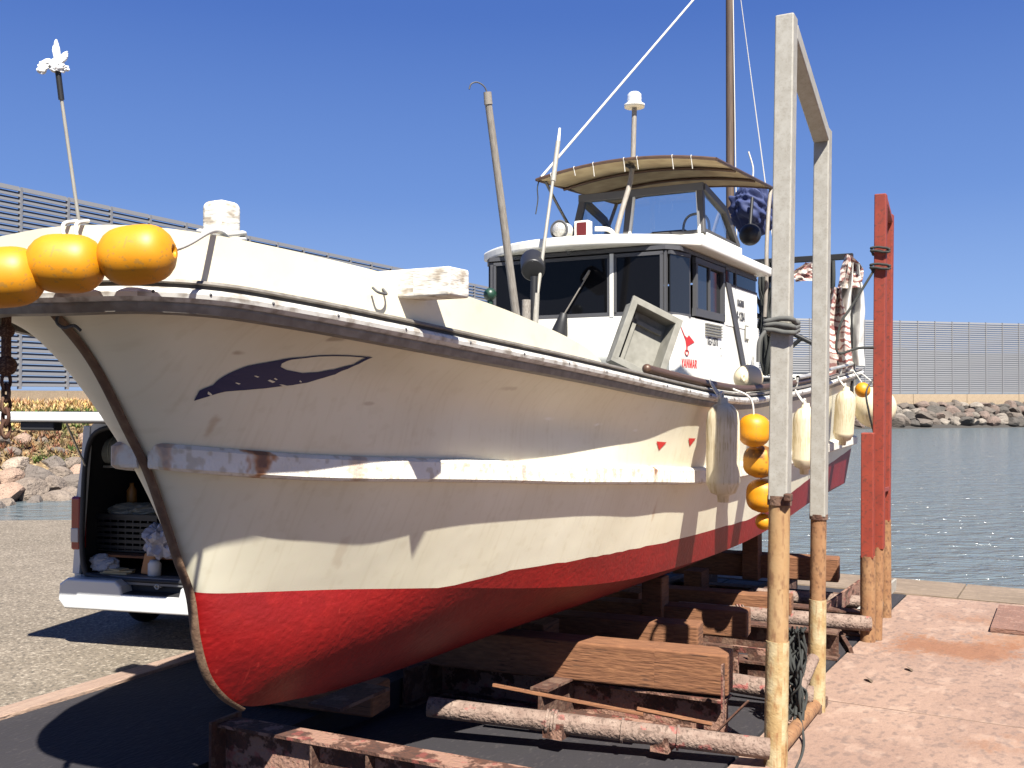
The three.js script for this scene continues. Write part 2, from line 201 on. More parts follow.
{ // slipway: separate concrete slabs with open joints over a base, and a lip at the water
  const slip = setting('slipway'); slip.position.copy(BO); slip.rotation.y = AL;
  const pink0 = S(146, 121, 104), pink1 = S(122, 97, 83);
  const RU = S(113, 67, 38), DK = S(81, 69, 63), RD = S(129, 76, 67);
  const slabMats = [
    mat({ map: conc(pink0, pink1, 341, [[.30, .42, .20, .10, RU, .75], [.46, .56, .26, .06, S(124, 81, 51), .6], [.55, .25, .10, .05, RU, .45], [.25, .75, .12, .05, RU, .4], [.66, .66, .2, .04, RU, .35]]), roughness: .92, bumpMap: slabBump, bumpScale: .006 }),
    mat({ map: conc(pink0, pink1, 351, [[.42, .72, .16, .05, DK, .7], [.62, .6, .1, .03, DK, .6], [.78, .84, .16, .03, RD, .55], [.5, .9, .22, .05, RU, .4], [.7, .45, .2, .05, RD, .35]]), roughness: .92, bumpMap: slabBump, bumpScale: .006 }),
    mat({ map: conc(S(144, 121, 105), S(122, 100, 86), 361, [[.5, .5, .2, .1, DK, .4]]), roughness: .92, bumpMap: slabBump, bumpScale: .006 })];
  const shadeBedMat = mat({ map: tex(1024, (u, v) => { const n = fbm(u, v, 6, 5, 383), f = fbm(u, v, 120, 2, 385); return mix3(mix3(S(36, 33, 36), S(28, 25, 29), n), S(65, 60, 58), sstep(.66, .8, f) * .4); }), roughness: .95, bumpMap: slabBump, bumpScale: .006 });  // near-black colour paints the shadow under and beside the boat into the bed
  const lipMat = mat({ map: conc(S(124, 108, 90), S(104, 90, 74), 371, [[.3, .4, .2, .2, S(97, 83, 67), .5]]), roughness: .94, bumpMap: slabBump, bumpScale: .01 });
  const slab = (s0, s1, w0, w1, m, name = 'concrete_slab', up = 0, th = .22, flat = null) => { const slipH = (s) => flat ?? slipTop(s); // top follows the fall of the slipway
    const d = .011, P = [[s0 + d, w0 + d], [s1 - d, w0 + d], [s1 - d, w1 - d], [s0 + d, w1 - d]], pos = [], uv = [], idx = [];
    const put = (x, y, z, u, v) => { pos.push(x, y, z); uv.push(u, v); return pos.length / 3 - 1; };
    const top = P.map(([s, w]) => put(s, slipH(s) + up, w, (w - w0) / (w1 - w0), (s - s0) / (s1 - s0)));
    idx.push(top[0], top[2], top[1], top[0], top[3], top[2]);
    for (let k = 0; k < 4; k++) { const [a, b] = [P[k], P[(k + 1) % 4]]; const i = [put(a[0], slipH(a[0]) + up, a[1], 0, 0), put(b[0], slipH(b[0]) + up, b[1], .3, 0), put(b[0], slipH(b[0]) + up - th, b[1], .3, .05), put(a[0], slipH(a[0]) + up - th, a[1], 0, .05)]; idx.push(i[0], i[1], i[2], i[0], i[2], i[3]); }
    let g = new THREE.BufferGeometry(); g.setAttribute('position', new THREE.Float32BufferAttribute(pos, 3)); g.setAttribute('uv', new THREE.Float32BufferAttribute(uv, 2)); g.setIndex(idx); g = g.toNonIndexed(); g.computeVertexNormals();
    return part(name, g, m, slip);
  };
  const ws = [-2.4, -.62, 1.9, 5.6, 11, 18], ss = [-14, -8, -1.88, 4.45, 11.15];
  slab(-1.88, 2.9, ws[0], ws[1], shadeBedMat, 'concrete_slab', 0, .3, -.004); slab(2.9, 4.45, ws[0], ws[1], shadeBedMat);
  for (let i = 0; i < 4; i++) for (let j = 0; j < 5; j++) if (i !== 2 || j) slab(ss[i], ss[i + 1], ws[j], ws[j + 1], j < 2 || i < 2 ? shadeBedMat : j === 2 && i === 3 ? slabMats[0] : j === 2 && i === 2 ? slabMats[1] : slabMats[2]);  // unseen slabs at the slip head blackened too, to cut bounce light
  slab(11.15, 12.85, -2.4, 2.55, lipMat, 'edge_stone', .015, 1.2); slab(11.15, 12.85, 2.55, 6.4, lipMat, 'edge_stone', .012, 1.2); slab(11.15, 12.85, 6.4, 18, lipMat, 'edge_stone', .015, 1.2);
  slab(8.62, 10.6, 3.08, 4.6, mat({ map: conc(S(126, 92, 77), S(103, 74, 61), 381, []), roughness: .94, bumpMap: slabBump, bumpScale: .01 }), 'raised_slab', .055, .05);
  const base = grid(1, 12, (u, v) => { const s = lerp(-14, 12.8, v); return V(s, slipH(s) - .035, lerp(-2.6, 17.9, u)); }, true); part('joint_bed', base, mat({ color: lin(.0385, .0323, .0277), roughness: 1 }), slip);
  // concrete kerb between the slipway and the asphalt
  const kerb = setting('kerb'); kerb.position.copy(BO); kerb.rotation.y = AL;
  const km = mat({ map: conc(S(158, 135, 117), S(140, 115, 99), 391, [[.6, .5, .1, .3, S(121, 99, 83), .5]]), roughness: .9, bumpMap: slabBump, bumpScale: .005 });
  for (let s = -14; s < 12.7; s += 3.35) part('kerb_stone', bx(3.335, 1, .19, s + 1.67, -.485, -2.505, .006), km, kerb);
}
// fence, breakwater and rocks
const rockGeos = [];
for (let k = 0; k < 9; k++) {
  const g = new THREE.IcosahedronGeometry(1, 2), p = g.attributes.position, q = V();
  const cuts = Array.from({ length: 9 }, () => [V(rr(-1, 1), rr(-1, 1), rr(-1, 1)).normalize(), rr(.55, .86)]);
  for (let i = 0; i < p.count; i++) { q.fromBufferAttribute(p, i); for (const [n, d] of cuts) { const e = q.dot(n) - d; if (e > 0) q.addScaledVector(n, -e); } q.multiplyScalar(1 + .05 * (vnoise(q.x * 3 + 9, q.y * 3 + q.z * 2 + 9, 64, k) - .5)); p.setXYZ(i, q.x, q.y, q.z); }
  g.computeVertexNormals(); rockGeos.push(boxUV(g));
}
const rockTex = (a, b, s) => tex(256, (u, v) => { const n = fbm(u, v, 5, 5, s), f = fbm(u, v, 40, 3, s + 3); return mix3(mix3(a, b, n), S(61, 54, 49), sstep(.6, .75, f) * .5); }, { rep: 2 });
const rockBump = tex(256, (u, v) => fbm(u, v, 16, 5, 401), { data: true, rep: 2 });
const rockMats = [[S(133, 121, 108), S(97, 86, 77), 411], [S(153, 129, 112), S(117, 97, 83), 421], [S(113, 104, 95), S(81, 74, 69), 431], [S(162, 147, 131), S(129, 115, 101), 441]].map(([a, b, s]) => mat({ map: rockTex(a, b, s), roughness: .95, bumpMap: rockBump, bumpScale: .05 }));
const farRockMats = [[S(104, 95, 86), S(74, 67, 61), 451], [S(122, 104, 94), S(86, 76, 69), 461], [S(88, 83, 77), S(61, 58, 54), 471], [S(142, 133, 122), S(106, 99, 90), 481]].map(([a, b, s]) => mat({ map: rockTex(a, b, s), roughness: .95, bumpMap: rockBump, bumpScale: .06 }));
function rock(parent, x, y, z, sx, sy, sz, mats) { const o = part('rock', rockGeos[Math.floor(rnd() * 9)], mats[Math.floor(rnd() * 4)], parent); o.position.set(x, y, z); o.scale.set(sx, sy, sz); o.rotation.set(rr(-.4, .4), rr(0, 6.3), rr(-.4, .4)); }
const FH = 2.38, FT = 9.4;
const louvre = mat({ color: lin(.1463, .1463, .1502), roughness: .5, metalness: .2 }), fpost = mat({ color: lin(.1848, .1848, .1925), roughness: .55, metalness: .2 });
function fence(label, name, A, D, pitch, panels, single) {
  const dx = D[0] - A[0], dz = D[1] - A[1], L = Math.hypot(dx, dz), n = Math.round(L / 2), st = L / n, f = thing(name, label, 'fence', [A[0], FH, A[1]], Math.atan2(-dz, dx));
  const slatG = new THREE.BoxGeometry(st - .06, pitch * .95, .02), farG = []; slatG.rotateX(-.45);
  for (let i = 0; i <= n; i++) part('post', bx(.09, FT - FH, .13, i * st, (FT - FH) / 2, 0), fpost, f);
  for (let i = 0; i < n; i++) for (let y = .18; y < FT - FH - .02; y += pitch) {
    if (single(i)) { const o = part('slat', slatG, louvre, f); o.position.set((i + .5) * st, y, .0); } else farG.push(slatG.clone().translate((i + .5) * st, y, 0));
  }
  if (farG.length) part('far_slats', join(farG), louvre, f).userData.kind = 'stuff';
  return f;
}
const LA = [-21.5, -26.0], LB = [8.8, -88], RB = [62, -103];
fence('grey louvred fence receding behind the bow, above the van', 'louvred_fence', LA, LB, .2, 0, (i) => i >= 4 && i < 12);
fence('grey louvred fence across the harbour behind the rock bank', 'louvred_fence', LB, RB, .21, 0, () => false);
const bw = mat({ map: conc(S(160, 142, 117), S(138, 121, 97), 491, []), roughness: .9 });
function wall(label, A, D, bottom, th) { const dx = D[0] - A[0], dz = D[1] - A[1], L = Math.hypot(dx, dz), w = thing('sea_wall', label, 'wall', [A[0], 0, A[1]], Math.atan2(-dz, dx)); const n = Math.round(L / 6); for (let i = 0; i < n; i++) part('wall_segment', boxUV(bx(L / n - .04, FH - .05 - bottom, th, (i + .5) * L / n, (FH - .05 + bottom) / 2, 0)), bw, w); return w; }
wall('low sandy concrete wall under the fence behind the van', LA, LB, 1.2, .9);
wall('low sandy concrete wall along the far rock bank', LB, RB, 1.3, .9);
function bank(A, D, reach, top, m, name) { const dx = D[0] - A[0], dz = D[1] - A[1], L = Math.hypot(dx, dz), nx = -dz / L, nz = dx / L; // water side
  const g = grid(60, 8, (u, v) => { const o = .3 + v * reach; return V(A[0] + dx * u + nx * o, lerp(top, -1.1, v) + (fbm(u * 3 % 1, v, 16, 3, 5) - .5) * .4, A[1] + dz * u + nz * o); }, true); settingMesh(name, boxUV(g), m); return [dx / L, dz / L, nx, nz, L]; }
const earth = mat({ map: tex(512, (u, v) => { const n = fbm(u, v, 6, 5, 501), f = fbm(u, v, 50, 3, 503); return mix3(mix3(S(133, 112, 81), S(92, 74, 51), n), S(174, 156, 115), sstep(.55, .75, f) * .7); }, { rep: 4 }), roughness: 1 });
{
  const [ux, uz, nx, nz] = bank(LA, LB, 6.4, 1.9, earth, 'left_bank');
  const rb = setting('left_rocks');
  for (let row = 0; row < 6; row++) for (let a = 0; a < 17; a += rr(.62, .95)) {
    const v = .42 + row * .112, o = .3 + v * 6.4 + rr(-.2, .2), big = row > 2 ? rr(.42, .7) : rr(.25, .5), y = lerp(1.9, -1.1, v) + .05; if (row < 3 && rnd() < .3) continue;
    rock(rb, LA[0] + ux * a + nx * o, y, LA[1] + uz * a + nz * o, big * rr(.9, 1.3), big * rr(.7, .95), big, rockMats);
  }
  // dry grass on the upper bank, one countless mass
  const blade = new THREE.BufferGeometry(); { const p = [], q = []; for (let k = 0; k < 7; k++) { const a = k * 2.4, lx = Math.cos(a) * .03, lz = Math.sin(a) * .03, tx = Math.cos(a + 1) * rr(.05, .17), tz = Math.sin(a + 1) * rr(.05, .17), h = rr(.1, .26); p.push(-lx, 0, -lz, lx, 0, lz, tx, h, tz); q.push(0, 0, 1, 0, .5, 1); } blade.setAttribute('position', new THREE.Float32BufferAttribute(p, 3)); blade.setAttribute('uv', new THREE.Float32BufferAttribute(q, 2)); blade.computeVertexNormals(); }
  const N = 3400, im = new THREE.InstancedMesh(blade, mat({ color: 0xffffff, roughness: 1, side: THREE.DoubleSide }), N), m4 = new THREE.Matrix4(), qt = new THREE.Quaternion(), col = new THREE.Color(); im.name = 'dry_grass'; im.userData = { kind: 'stuff', label: 'dry straw and green weeds on the bank behind the van', category: 'grass' };
  for (let i = 0; i < N; i++) { const a = rr(0, 18), v = Math.pow(rnd(), 1.6) * .62, o = .55 + v * 6.4, g = fbm(a / 18, v, 7, 3, 511); qt.setFromAxisAngle(V(0, 1, 0), rr(0, 6.3)); const sc = rr(.6, 1.25); m4.compose(V(LA[0] + ux * a + nx * o, lerp(1.9, -1.1, v) - .02, LA[1] + uz * a + nz * o), qt, V(sc, sc, sc)); im.setMatrixAt(i, m4); g > .55 && v > .1 ? col.setRGB(rr(.06, .10), rr(.09, .13), .025) : v < .28 ? col.setRGB(rr(.40, .55), rr(.28, .38), rr(.12, .18)) : col.setRGB(rr(.12, .24), rr(.075, .14), rr(.04, .06)); im.setColorAt(i, col); }
  scene.add(im);
}
{
  const [ux, uz, nx, nz, L] = bank(LB, RB, 5.5, 1.25, mat({ color: lin(.0385, .0347, .0308), roughness: 1 }), 'right_bank');
  const rb = setting('right_rocks'); let n = 0;
  for (let row = 0; row < 4; row++) for (let a = 22; a < 52 && n < 290; a += rr(.8, 1.25)) { const v = .12 + row * .2, o = .3 + v * 5.5 + rr(-.3, .3), b = rr(.55, .95); n++; rock(rb, LB[0] + ux * a + nx * o, lerp(1.25, -1.1, v) + .15, LB[1] + uz * a + nz * o, b * rr(.9, 1.3), b * rr(.55, .8), b * .9, farRockMats); }
}
{ // far hills seen through the louvres
  const g = grid(80, 6, (u, v) => { const h = (14 + 34 * fbm(u, .5, 8, 4, 521)) * v; return V(lerp(-250, 900, u), h - 1, -700 - 60 * v); }, false); settingMesh('hills', boxUV(g), mat({ color: lin(.077, .0924, .1078), roughness: 1 }));
}

// ---------------------------------------------------------------- the fishing boat
const boat = thing('fishing_boat', 'white fishing boat with red bottom standing on the cradle', 'boat', [BO.x, 0, BO.z], AL);
const RAIL = [[-1.32, 2.54, 0], [-1.27, 2.535, .3], [-1.1, 2.545, .54], [-.86, 2.54, .71], [-.5, 2.506, .85], [0, 2.45, 1.0], [.6, 2.387, 1.13], [1.2, 2.33, 1.23], [1.8, 2.275, 1.3], [2.4, 2.218, 1.36], [3, 2.17, 1.39], [3.6, 2.127, 1.42], [4.5, 2.097, 1.435], [5.5, 2.13, 1.445], [7, 2.2, 1.43], [8.5, 2.305, 1.38], [10, 2.4, 1.32], [11.3, 2.48, 1.26]];
const MID = [[-1.07, 2.5, 0], [-1.03, 2.47, .2], [-.92, 2.43, .37], [-.70, 2.38, .5], [-.34, 2.31, .62], [.09, 2.24, .74], [.65, 2.15, .86], [1.2, 2.08, .97], [1.8, 2.02, 1.07], [2.4, 1.95, 1.2], [3, 1.88, 1.285], [3.6, 1.83, 1.335], [4.5, 1.8, 1.36], [5.5, 1.82, 1.375], [7, 1.85, 1.36], [8.5, 1.9, 1.32], [10, 1.95, 1.26], [11.3, 1.98, 1.2]];
const STRK = [[-.6, 1.87, 0], [-.57, 1.86, .13], [-.48, 1.845, .24], [-.3, 1.82, .36], [-.03, 1.79, .48], [.28, 1.765, .62], [.7, 1.737, .76], [1.2, 1.7, .905], [1.8, 1.65, 1.04], [2.4, 1.608, 1.15], [3, 1.564, 1.21], [3.6, 1.52, 1.265], [4.5, 1.494, 1.29], [5.5, 1.49, 1.315], [7, 1.494, 1.29], [8.5, 1.5, 1.245], [10, 1.505, 1.2], [11.3, 1.5, 1.15]];
const CHIN = [[-.29, 1.175, 0], [-.26, 1.168, .05], [-.18, 1.157, .10], [-.03, 1.142, .16], [.18, 1.12, .235], [.45, 1.092, .34], [.8, 1.05, .48], [1.2, 1, .62], [1.8, .91, .77], [2.4, .84, .9], [3, .793, .99], [3.6, .775, 1.065], [4.5, .755, 1.115], [5.5, .755, 1.15], [7, .787, 1.15], [8.5, .84, 1.115], [10, .88, 1.08], [11.3, .87, 1.04]];
const KEEL = [[-.29, 1.175, 0], [-.26, 1.03, 0], [-.225, .88, 0], [-.17, .74, 0], [-.08, .62, 0], [.06, .52, 0], [.5, .44, 0], [1, .39, 0], [1.7, .36, 0], [2.4, .345, 0], [3, .34, 0], [3.6, .34, 0], [4.5, .34, 0], [5.5, .34, 0], [7, .34, 0], [8.5, .34, 0], [10, .34, 0], [11.3, .36, 0]];
const cR = cv(RAIL), cM = cv(MID), cS = cv(STRK), cC = cv(CHIN), cK = cv(KEEL);
const side = (t, v) => new THREE.CatmullRomCurve3([cC.getPoint(t), cS.getPoint(t), cM.getPoint(t), cR.getPoint(t)]).getPoint(v);
const RED = [[-2, 1.0], [.9, 1.0], [1.6, 1.05], [3.1, 1.02], [5.5, .97], [7, 1.06], [8.5, 1.18], [10, 1.29], [12, 1.42]];
const redH = (s) => { let k = 0; while (k < RED.length - 2 && s > RED[k + 1][0]) k++; return lerp(RED[k][1], RED[k + 1][1], clamp((s - RED[k][0]) / (RED[k + 1][0] - RED[k][0]))); };
const vRed = (t) => { let v = 0; for (; v < .34; v += .004) { const p = side(t, v); if (p.y >= redH(p.x)) break; } return v; };
const NT = 120, VR = Array.from({ length: NT + 1 }, (_, i) => vRed(i / NT));
{
  const sheet = (f, n, z) => grid(NT, n, (u, v) => { const p = f(u, v); return Object.assign(V(p.x, p.y, p.z * z), { u: p.x, v: p.y }); }, z > 0);
  const top = (u, v) => side(u, lerp(VR[Math.round(u * NT)], 1, v)), low = (u, v) => side(u, lerp(0, VR[Math.round(u * NT)], v));
  const bot = (u, v) => { const k = cK.getPoint(u), c = cC.getPoint(u), p = k.clone().lerp(c, v), b = Math.sin(v * Math.PI) * .05 * sstep(0, .25, u); p.z += b; p.y -= b * .35; return p; };
  const hull = part('hull', [sheet(top, 30, 1), sheet(top, 30, -1)], M.hull, boat, 'cream white topsides with flared bow');
  part('bottom', [sheet(low, 6, 1), sheet(low, 6, -1), sheet(bot, 12, 1), sheet(bot, 12, -1)], M.red, boat, 'red painted bottom');
  // transom
  const tr = [cR, cM, cS, cC].map((c) => c.getPoint(1)), kp = cK.getPoint(1), pts = [...tr, kp, ...tr.slice().reverse().map((p) => V(p.x, p.y, -p.z))];
  const sh = new THREE.Shape(); pts.forEach((p, i) => i ? sh.lineTo(p.z, p.y) : sh.moveTo(p.z, p.y)); const tg = new THREE.ExtrudeGeometry(sh, { depth: .05, bevelEnabled: false }); tg.rotateY(Math.PI / 2); tg.translate(11.26, 0, 0); part('transom', boxUV(tg), M.white, boat);
  const path = (c, n = 90, t1 = 1) => { const a = []; for (let i = n; i > 0; i--) { const p = c.getPoint(i / n * t1); a.push(V(p.x, p.y, -p.z)); } for (let i = 0; i <= n; i++) a.push(c.getPoint(i / n * t1)); return a; };
  const sprof = [[-.03, -.068], [.05, -.06], [.068, -.045], [.068, .045], [.045, .062], [-.03, .072]], half = (z) => { const a = []; for (let i = 0; i <= 110; i++) { const p = cS.getPoint(.016 + .984 * i / 110); a.push(V(p.x, p.y, p.z * z)); } if (z < 0) a.reverse(); const g = sweep(a, sprof, true, (i) => lerp(.12, 1, sstep(0, 6, z < 0 ? 110 - i : i))), q = g.attributes.uv; let mx = 0; for (let i = 0; i < q.count; i++) mx = Math.max(mx, q.getX(i)); for (let i = 0; i < q.count; i++) q.setXY(i, ((z < 0 ? mx - q.getX(i) : q.getX(i)) + 1.5) / 14, q.getY(i) / .46); return g; };
  part('rub_strake', half(1), M.strake, boat, 'chipped white rub strake along the port side'); part('rub_strake', half(-1), M.strake, boat);
  // gunwale: white lip, half round strip, dark groove and grey cap, all following the rail line
  const rp = path(cR, 110);
  part('gunwale_lip', boxUV(sweep(rp, [[-.05, -.075], [.012, -.07], [.02, -.04], [.02, -.02], [-.05, -.02]])), M.railGrey, boat);
  const strip = part('half_round_strip', boxUV(sweep(rp, [[.0, -.03], [.035, -.028], [.055, -.012], [.06, .006], [.05, .022], [.028, .03], [.0, .03]])), M.rubRail, boat);
  part('groove', sweep(rp, [[-.04, .028], [.024, .03], [.024, .046], [-.04, .046]]), M.railGroove, boat);
  part('gunwale_cap', boxUV(sweep(rp, [[-.07, .046], [.034, .046], [.04, .052], [.034, .064], [-.07, .066]])), M.railGrey, boat);
  for (let i = 2; i < 40; i++) { const t = .045 + i * .042; if (t > .98) break; const p = cR.getPoint(t), q = cR.getPoint(t + .01).sub(p).normalize(), o = V(-q.z, 0, q.x); part('bolt', new THREE.SphereGeometry(.007, 8, 6).translate(p.x + o.x * .058, p.y + .008, p.z + o.z * .058), M.darkGrey, strip); }
  // bulwark around the foredeck
  const TOP = [[-1.34, 2.78, 0], [-1.29, 2.805, .31], [-1.12, 2.815, .55], [-.88, 2.80, .72], [-.5, 2.765, .86], [0, 2.708, 1.01], [.6, 2.628, 1.15], [1.2, 2.52, 1.235], [1.62, 2.42, 1.285], [1.78, 2.345, 1.30], [1.84, 2.26, 1.305]];
  const cT = cv(TOP), baseT = (x) => { let a = 0, b = 1; for (let k = 0; k < 24; k++) { const m = (a + b) / 2; cR.getPoint(m).x < x ? a = m : b = m; } return cR.getPoint(a); };
  const bwk = (z) => { const out = [], n = 70, sec = (u) => { const t = cT.getPoint(u), b = u < .02 ? cR.getPoint(u * .6) : baseT(Math.max(-1.319, t.x)); const bb = V(b.x, b.y + .05, b.z); const inx = V(.07 * clamp(1 - t.z / .7), 0, -.07 * clamp(t.z / .5)); return [bb, t, t.clone().add(inx), bb.clone().add(inx)]; };
    for (const [a, b] of [[0, 1], [1, 2], [2, 3]]) out.push(grid(n, a === 0 ? 6 : 1, (u, v) => { const q = sec(u), p = q[a].clone().lerp(q[b], v); if (a === 1) p.y += .006 * Math.sin(v * Math.PI); return Object.assign(V(p.x, p.y, p.z * z), { u: p.x, v: p.y }); }, z > 0)); return out; };
  part('bulwark', [bwk(1), bwk(-1)].flat(), M.gel, boat, 'cream bulwark round the foredeck');
  // deck
  const inner = (u, h) => { let b = cR.getPoint(u); for (let v = 1; v > .3; v -= .01) { b = side(u, v); if (b.y <= h) break; } return b; };
  const foreU = .475, fd = grid(60, 10, (u, v) => { const p = cR.getPoint(u * foreU); return V(p.x + .03, p.y + .01, p.z * lerp(-1, 1, v) * .97); }, true);
  const ad = grid(60, 10, (u, v) => { const p = inner(lerp(foreU, 1, u), 1.82); return V(p.x, 1.82, (p.z - .02) * lerp(-1, 1, v)); }, true), e0 = cR.getPoint(foreU), e1 = inner(foreU, 1.82);
  const rise = grid(1, 10, (u, v) => V(lerp(e0.x + .03, e1.x, u), lerp(e0.y + .01, 1.82, u), lerp(e0.z * .82, e1.z * .82, u) * lerp(-1, 1, v)), true);
  part('deck', [fd, ad, rise].map(boxUV), M.deckGrey, boat);
  // bulwark lining aft of the foredeck
  const lin2 = (z) => grid(60, 6, (u, v) => { const t = lerp(foreU, 1, u), p = inner(t, lerp(1.8, cR.getPoint(t).y, v)); return V(p.x, lerp(1.8, cR.getPoint(t).y + .04, v), (p.z - .035) * z); }, z < 0);
  part('bulwark_lining', [lin2(1), lin2(-1)].map(boxUV), M.white, boat);
  // stem band
  const sp = [[-1.1, 2.535], [-.88, 2.31], [-.675, 1.985], [-.56, 1.79], [-.435, 1.5], [-.37, 1.34], [-.295, 1.17], [-.25, .93], [-.18, .74], [-.07, .61], [.06, .515]].map(([a, b]) => [a - .006, b - .004, 0]);
  const sc = cv(sp), sg = grid(80, 6, (u, v) => { const p = sc.getPoint(u), t = sc.getTangent(u), a = (v - .5) * Math.PI, w = .03; return Object.assign(V(p.x - Math.cos(a) * .02 * -t.y * 1 - 0, p.y - Math.cos(a) * .02 * t.x, Math.sin(a) * w), { u: u * 3, v }); });
  part('stem_band', boxUV(sg), M.stemBand, boat, 'worn brown stem band');
  // painted blue swoosh, conforming to the flare
  const decal = (name, poly, m, off, sub = 3, hole = null) => { // polygon in hull coordinates (t, v), laid on the skin
    let tri = []; const sh = new THREE.Shape(poly.map(([t, v]) => new THREE.Vector2(t, v))); if (hole) sh.holes.push(new THREE.Path(hole.map(([t, v]) => new THREE.Vector2(t, v)))); const g = new THREE.ShapeGeometry(sh), p = g.attributes.position, ix = g.index.array;
    for (let i = 0; i < ix.length; i += 3) tri.push([0, 1, 2].map((k) => [p.getX(ix[i + k]), p.getY(ix[i + k])]));
    for (let r = 0; r < sub; r++) tri = tri.flatMap(([a, b, c]) => { const h = (p, q) => [(p[0] + q[0]) / 2, (p[1] + q[1]) / 2], ab = h(a, b), bc = h(b, c), ca = h(c, a); return [[a, ab, ca], [ab, b, bc], [ca, bc, c], [ab, bc, ca]]; });
    const pos = []; for (const f of tri) for (const [t, v] of f) { const a = side(t, v), n = side(t + .004, v).sub(a).cross(side(t, v + .01).sub(a)).normalize(); if (n.z < 0) n.negate(); a.addScaledVector(n, off); pos.push(a.x, a.y, a.z); }
    const o = new THREE.BufferGeometry(); o.setAttribute('position', new THREE.Float32BufferAttribute(pos, 3)); o.computeVertexNormals(); m.side = THREE.DoubleSide; return part(name, boxUV(o), m, hull); };
  // measured corners of the swoosh; upper edge then lower edge
  decal('swoosh', [[.14, .48], [.152, .51], [.17, .532], [.188, .573], [.2067, .614], [.222, .641], [.2333, .663], [.242, .688], [.25, .707], [.26, .736], [.27, .758], [.281, .778], [.2955, .796], [.2895, .735], [.2833, .692], [.275, .652], [.2667, .63], [.2535, .6], [.24, .58], [.2167, .553], [.198, .535], [.18, .52], [.158, .497]], M.navy, .004, 2, [[.2345, .65], [.242, .678], [.25, .699], [.26, .728], [.27, .75], [.281, .770], [.2915, .784], [.2862, .725], [.2733, .672], [.262, .647], [.25, .631], [.238, .630], [.2335, .637]]);
  for (const [t, v, k, e] of [[.212, .586, .0022, .5], [.2235, .580, .0032, .8], [.2275, .590, .0016, 1.4], [.162, .505, .0026, 1.5], [.194, .552, .0024, .4], [.2335, .575, .0042, .25], [.2475, .598, .001, 3]]) decal('paint_chip', [[t - k, v], [t - k * .3, v + k * 1.9 * e], [t + k * .5, v + k * 1.1 * e], [t + k, v + k * .4], [t + k * .2, v - k * 1.3]], M.gel, .0065, 0);
  for (const [t, v, k] of [[.5833, .56, .008], [.6333, .62, .007]]) decal('red_triangle', [[t - k, v + .022], [t + k * .9, v + .026], [t - k * .2, v - .045]], M.decalRed, .004, 1);
}
{ // bow fittings
  const bit = part('mooring_bitt', boxUV(bx(.15, .56, .15, -.16, 2.84, .06, .04)), M.paintedWood, boat, 'weathered white mooring bitt'); bit.rotation.set(0, 0, 0);
  part('mooring_line', [0, .03, .06].map((d) => tube(Array.from({ length: 13 }, (_, i) => { const a = i / 12 * 6.283; return [-.16 + Math.cos(a) * .112, 2.89 + d + Math.sin(a * 2) * .012, .06 + Math.sin(a) * .112]; }), .013, 40, 7)), M.rope, bit);
  part('cross_beam', boxUV(bx(.18, .135, 2.60, .11, 2.672, 0, .012)), M.paintedWood, boat, 'flaking white timber beam laid across the foredeck');
  for (const [s, h, w, r] of [[-.11, 2.62, .985, 0]]) part('cleat', tube([[s - .04, h + .02, w + .004], [s - .035, h - .002, w + .03], [s, h - .008, w + .04], [s + .035, h - .004, w + .03], [s + .04, h + .02, w + .004]], .006, 20, 6), M.darkGrey, boat);
  // hooks and rust spots on the flare
  part('hook', tube([[-1.16, 2.47, .14], [-1.17, 2.44, .15], [-1.16, 2.42, .18], [-1.13, 2.43, .2], [-1.12, 2.41, .23]], .007, 20, 6), M.darkGrey, boat);
}
